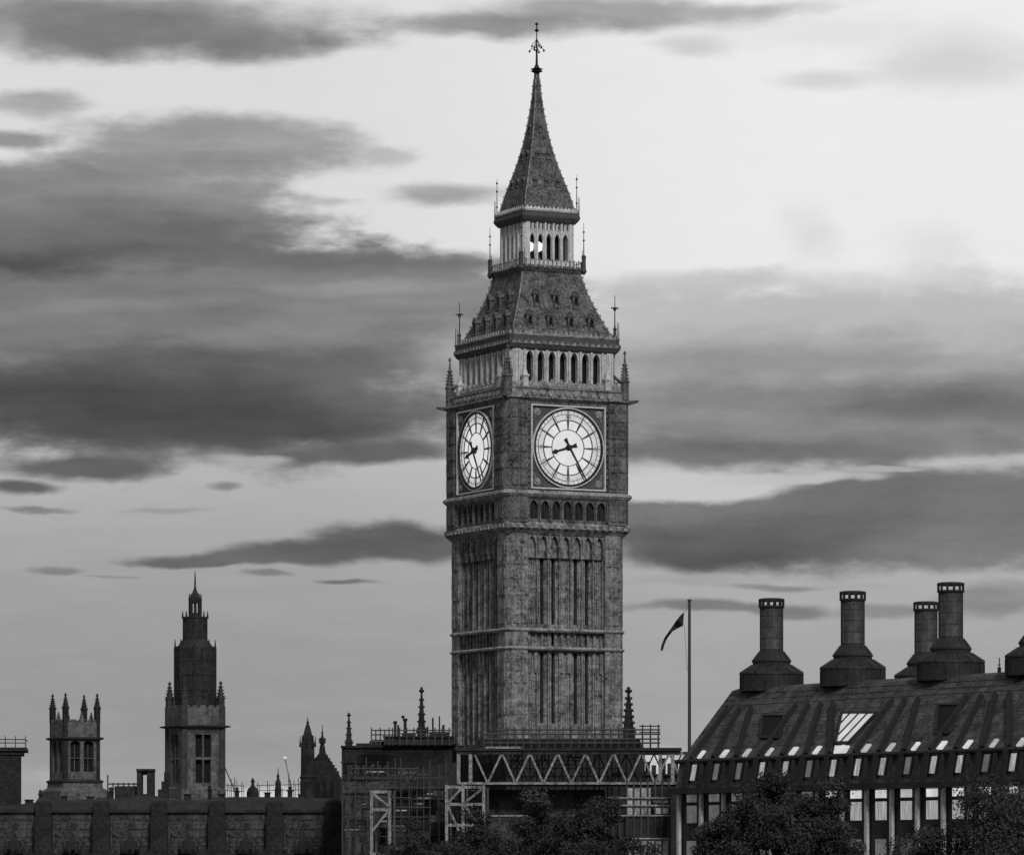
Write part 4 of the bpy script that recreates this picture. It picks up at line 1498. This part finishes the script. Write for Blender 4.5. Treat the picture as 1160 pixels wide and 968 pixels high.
# glazed lights above the gutter, windows in the lower slope
for k in range(17):
    u = ud(k)
    m_ = MB()
    a, c = slope(.035), slope(.132)
    wd_ = .24 + .05 * ((k * 5) % 3)
    quad_panel(m_, [(u - .3, *a), (u - .3 + 2 * wd_, *a), (u - .25 + 2 * wd_, *c), (u - .22, *c)], .16)
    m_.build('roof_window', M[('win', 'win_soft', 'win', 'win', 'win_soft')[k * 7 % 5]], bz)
    lw = lambda q: (UP[0][0] + .5 * q - .12, 22.6 + 2.4 * q)
    m_ = MB()
    a, c = lw(.28), lw(.86)
    quad_panel(m_, [(u - .42, *a), (u + .42, *a), (u + .42, *c), (u - .42, *c)], .1, Vector((0, -1, .2)).normalized())
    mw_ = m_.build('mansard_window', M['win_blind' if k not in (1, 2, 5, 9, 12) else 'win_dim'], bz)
    m_ = MB()
    a, c = lw(.26), lw(.88)
    for x0, x1 in ((u - .5, u - .4), (u + .4, u + .5)):
        quad_panel(m_, [(x0, *a), (x1, *a), (x1, *c), (x0, *c)], .16, Vector((0, -1, .2)).normalized())
    m_.build('window_frame', M['iron'], mw_)
    m_ = MB()
    a, c = lw(.1), lw(.9)
    quad_panel(m_, [(u + .9, *a), (u + 1.25, *a), (u + 1.25, *c), (u + .9, *c)], .22, Vector((0, -1, .2)).normalized())
    m_.build('slope_fin', M['bronze'], bz)
# rooflights between the rib groups
for pts, mt, bars in (([(863, 836), (884, 836), (890, 811), (865, 811)], 'void', 0),
                      ([(948, 842), (962, 842), (994, 808), (955, 808)], 'skylight', 3),
                      ([(1061, 831), (1076, 831), (1091, 799), (1064, 799)], 'void', 0)):
    q = [on_roof(x, y) for x, y in pts]
    m_ = MB(); quad_panel(m_, [tuple(p) for p in q], .12); ro = m_.build('rooflight', M[mt], bz)
    m_ = MB()
    for a, c in ((0, 1), (1, 2), (2, 3), (3, 0)):
        rib_on(m_, q[a], q[c], .22, .24)
    m_.build('rooflight_frame', M['bronze'], ro)
    if bars:
        m_ = MB()
        for pa, pb in (((952.3, 821), (964.7, 808)), ((949.5, 834.5), (974.5, 808)), ((952.3, 842), (984.3, 808))):
            rib_on(m_, on_roof(*pa), on_roof(*pb), .14, .2)
        m_.build('glazing_bars', M['bronze'], ro)
q = [on_roof(x, y) for x, y in ((945, 855), (957, 855), (963, 845), (947, 845))]
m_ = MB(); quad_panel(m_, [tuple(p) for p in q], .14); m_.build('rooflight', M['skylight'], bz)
# windows and columns under the eaves
for k in range(20):
    uc = .3 + 3.5 * k
    m_ = MB(); m_.box(uc - .17, uc + .17, .05, .34, 0, 22.08)
    m_.build('column', M['column'], bz)
    lit = 'win' if k >= 6 else 'win_dim'
    m_ = MB(); m_.box(uc + .95, uc + 2.4, .38, .5, 21.35, 22.02); m_.build('clerestory_window', M[lit if k not in (9, 14) else 'win_soft'], bz)
    m_ = MB(); m_.box(uc + .95, uc + 2.4, .38, .5, 19.5, 21.05); m_.build('bay_window', M['win_blind' if k in (7, 8, 9, 10, 11, 12) else 'win_dim'], bz)
    m_ = MB(); m_.box(uc + .3, uc + 3.2, .33, .5, 21.1, 21.28); m_.build('window_sill', M['bronze'], bz)
    for zt in (15.5, 11.5, 7.5):
        m_ = MB(); m_.box(uc + .95, uc + 2.4, .38, .5, zt, zt + 2.4); m_.build('bay_window', M['win_dim'], bz)
# chimneys
def chimney(px_, wv):
    u = wall_u(px_, wv)
    g_ = MB()
    g_.lathe([(31.3, 2.85), (32.75, 2.85), (32.8, 2.92), (32.95, 2.9), (33.7, 1.78), (33.72, 1.70), (33.9, 1.70), (33.95, 1.78), (34.12, 1.78), (34.15, 1.68), (34.95, 1.08), (35.0, 1.0)], 24)
    for i in range(16):
        a = i * math.pi / 8
        c_, s__ = math.cos(a), math.sin(a)
        for (za, ra), (zb, rb) in (((31.4, 2.87), (32.7, 2.87)), ((32.98, 2.9), (33.68, 1.82)), ((34.18, 1.68), (34.9, 1.12))):
            g_.tube((ra * c_, ra * s__, za), (rb * c_, rb * s__, zb), .05, 4)
    o = inst('chimney', g_.mesh('chimney_base', M['bronze']), bz, Matrix.Translation((u, wv, 0)))
    s_ = MB(); s_.lathe([(35.0, 1.02), (38.8, 1.02), (38.82, 1.0)], 24)
    for z in (35.05, 36.05, 37.05, 38.05):
        s_.lathe([(z, 1.02), (z + .03, 1.06), (z + .1, 1.06), (z + .13, 1.02)], 24)
    for i in range(12):
        a = i * math.pi / 6
        s_.tube((1.02 * math.cos(a), 1.02 * math.sin(a), 35.0), (1.02 * math.cos(a), 1.02 * math.sin(a), 38.8), .05, 4)
    s_.build('stack', M['stack'], o)
    c_ = MB()
    c_.lathe([(38.8, 1.0), (38.82, 1.17), (38.98, 1.17), (39.0, .9)], 24)
    c_.lathe([(39.38, .9), (39.4, 1.17), (39.6, 1.17), (39.66, .9)], 24)
    for i in range(12):
        a = i * math.pi / 6 + .12
        c_.tube((1.08 * math.cos(a), 1.08 * math.sin(a), 38.9), (1.08 * math.cos(a), 1.08 * math.sin(a), 39.5), .13, 4)
    c_.build('cowl', M['bronze'], o)
    return o


chimney(874, 8.0)
chimney(966, 8.0)
chimney(1077, 8.0)
chimney(1178, 8.0)
chimney(1049, 22.7)
m_ = MB()
ua = wall_u(1132, 7.5)
m_.tube((ua, 7.5, 31.7), (ua, 7.5, 33.0), .05, 5); m_.tube((ua - .2, 7.5, 32.4), (ua + .2, 7.5, 32.4), .04, 5); m_.box(ua - .12, ua + .12, 7.4, 7.6, 31.7, 32.2)
m_.build('roof_aerial', M['iron'], bz)

# ------------------------------------------------------------------ trees


def tree(label, px_, D, ytop, half_px, zlow, seed, n=16000, leaf=.13, group='plane trees along the embankment'):
    rng = np.random.default_rng(seed)
    x0 = wx(px_, D)
    ztop = wz(ytop, D)
    rx = half_px * D / F
    tr_ = thing('tree', label, 'tree', (x0, D, 0), 0, group)
    zc = (ztop + zlow) / 2
    rz_ = (ztop - zlow) / 2
    # limbs
    tk = MB()
    tk.tube((0, 0, 0), (.15, .1, zlow + 1), .5, 10, .36)
    tips = []
    for i in range(9):
        a = i * 2.4 + rng.uniform(-.3, .3)
        e = Vector((math.cos(a) * rx * rng.uniform(.35, .7), math.sin(a) * rx * rng.uniform(.3, .6), zc + rz_ * rng.uniform(-.2, .7)))
        m1 = Vector((e.x * .4, e.y * .4, zlow + (e.z - zlow) * .45))
        tk.tube((.15, .1, zlow + .5), m1, .26, 6, .16)
        tk.tube(m1, e, .16, 6, .04)
        tips.append(e)
    tk.build('trunk', M['bark'], tr_)
    # clumps on and in the crown
    nc = 240
    C = []
    while len(C) < nc:
        v = rng.normal(size=3)
        v /= np.linalg.norm(v)
        r = rng.uniform(.55, 1.0) ** .6
        bump = 1 + .16 * math.sin(3.1 * v[0] * 3 + seed) + .12 * math.sin(5 * v[2] + 4 * v[1] + seed)
        C.append(v * r * bump * np.array([rx, rx * .8, rz_]) * .9)
    for i in range(0, nc, 9):
        C[i] = C[i] * rng.uniform(1.06, 1.22)
    C = np.array(C)
    size = rng.uniform(.6, 1.4, nc) * rx * .13
    idx = rng.integers(0, nc, n)
    g_ = rng.normal(size=(n, 3))
    g_ /= np.linalg.norm(g_, axis=1)[:, None]
    rad = rng.uniform(.2, 1, n) ** .5 * (1 + .35 * (rng.uniform(size=n) > .9))
    pos = C[idx] + g_ * (rad * size[idx])[:, None] * np.array([1.25, 1.25, .8])
    pos[:, 2] += zc
    nrm = g_ + rng.normal(size=(n, 3)) * .8 + np.array([0, 0, .5])
    nrm /= np.linalg.norm(nrm, axis=1)[:, None]
    t1 = np.cross(nrm, rng.normal(size=(n, 3)))
    t1 /= np.linalg.norm(t1, axis=1)[:, None]
    t2 = np.cross(nrm, t1)
    s = (leaf * rng.uniform(.55, 1.25, n))[:, None]
    q = np.stack([pos - t1 * s, pos - t2 * s * .55, pos + t1 * s, pos + t2 * s * .55], 1).reshape(-1, 3)
    me = bpy.data.meshes.new('crown')
    me.from_pydata(q.tolist(), [], [(4 * i, 4 * i + 1, 4 * i + 2, 4 * i + 3) for i in range(n)])
    me.materials.append(M['leaf'])
    o = bpy.data.objects.new('crown', me)
    col.objects.link(o)
    o.parent = tr_
    return tr_


tree('big round leafy tree in front of the left end of the bronze roof', 884, 340, 886, 104, 8, 3, 140000)
tree('broad leafy tree at the right edge below the bronze roof', 1186, 336, 892, 182, 7, 5, 185000)
tree('round dark tree in front of the tower foot under the truss', 642, 352, 904, 100, 6, 11, 110000)
tree('low dark tree in front of the pale steel trestle', 545, 356, 924, 84, 6, 14, 85000)
tree('low leafy tree poking up below the sheeted lean-to', 474, 385, 928, 56, 6, 21, 50000)
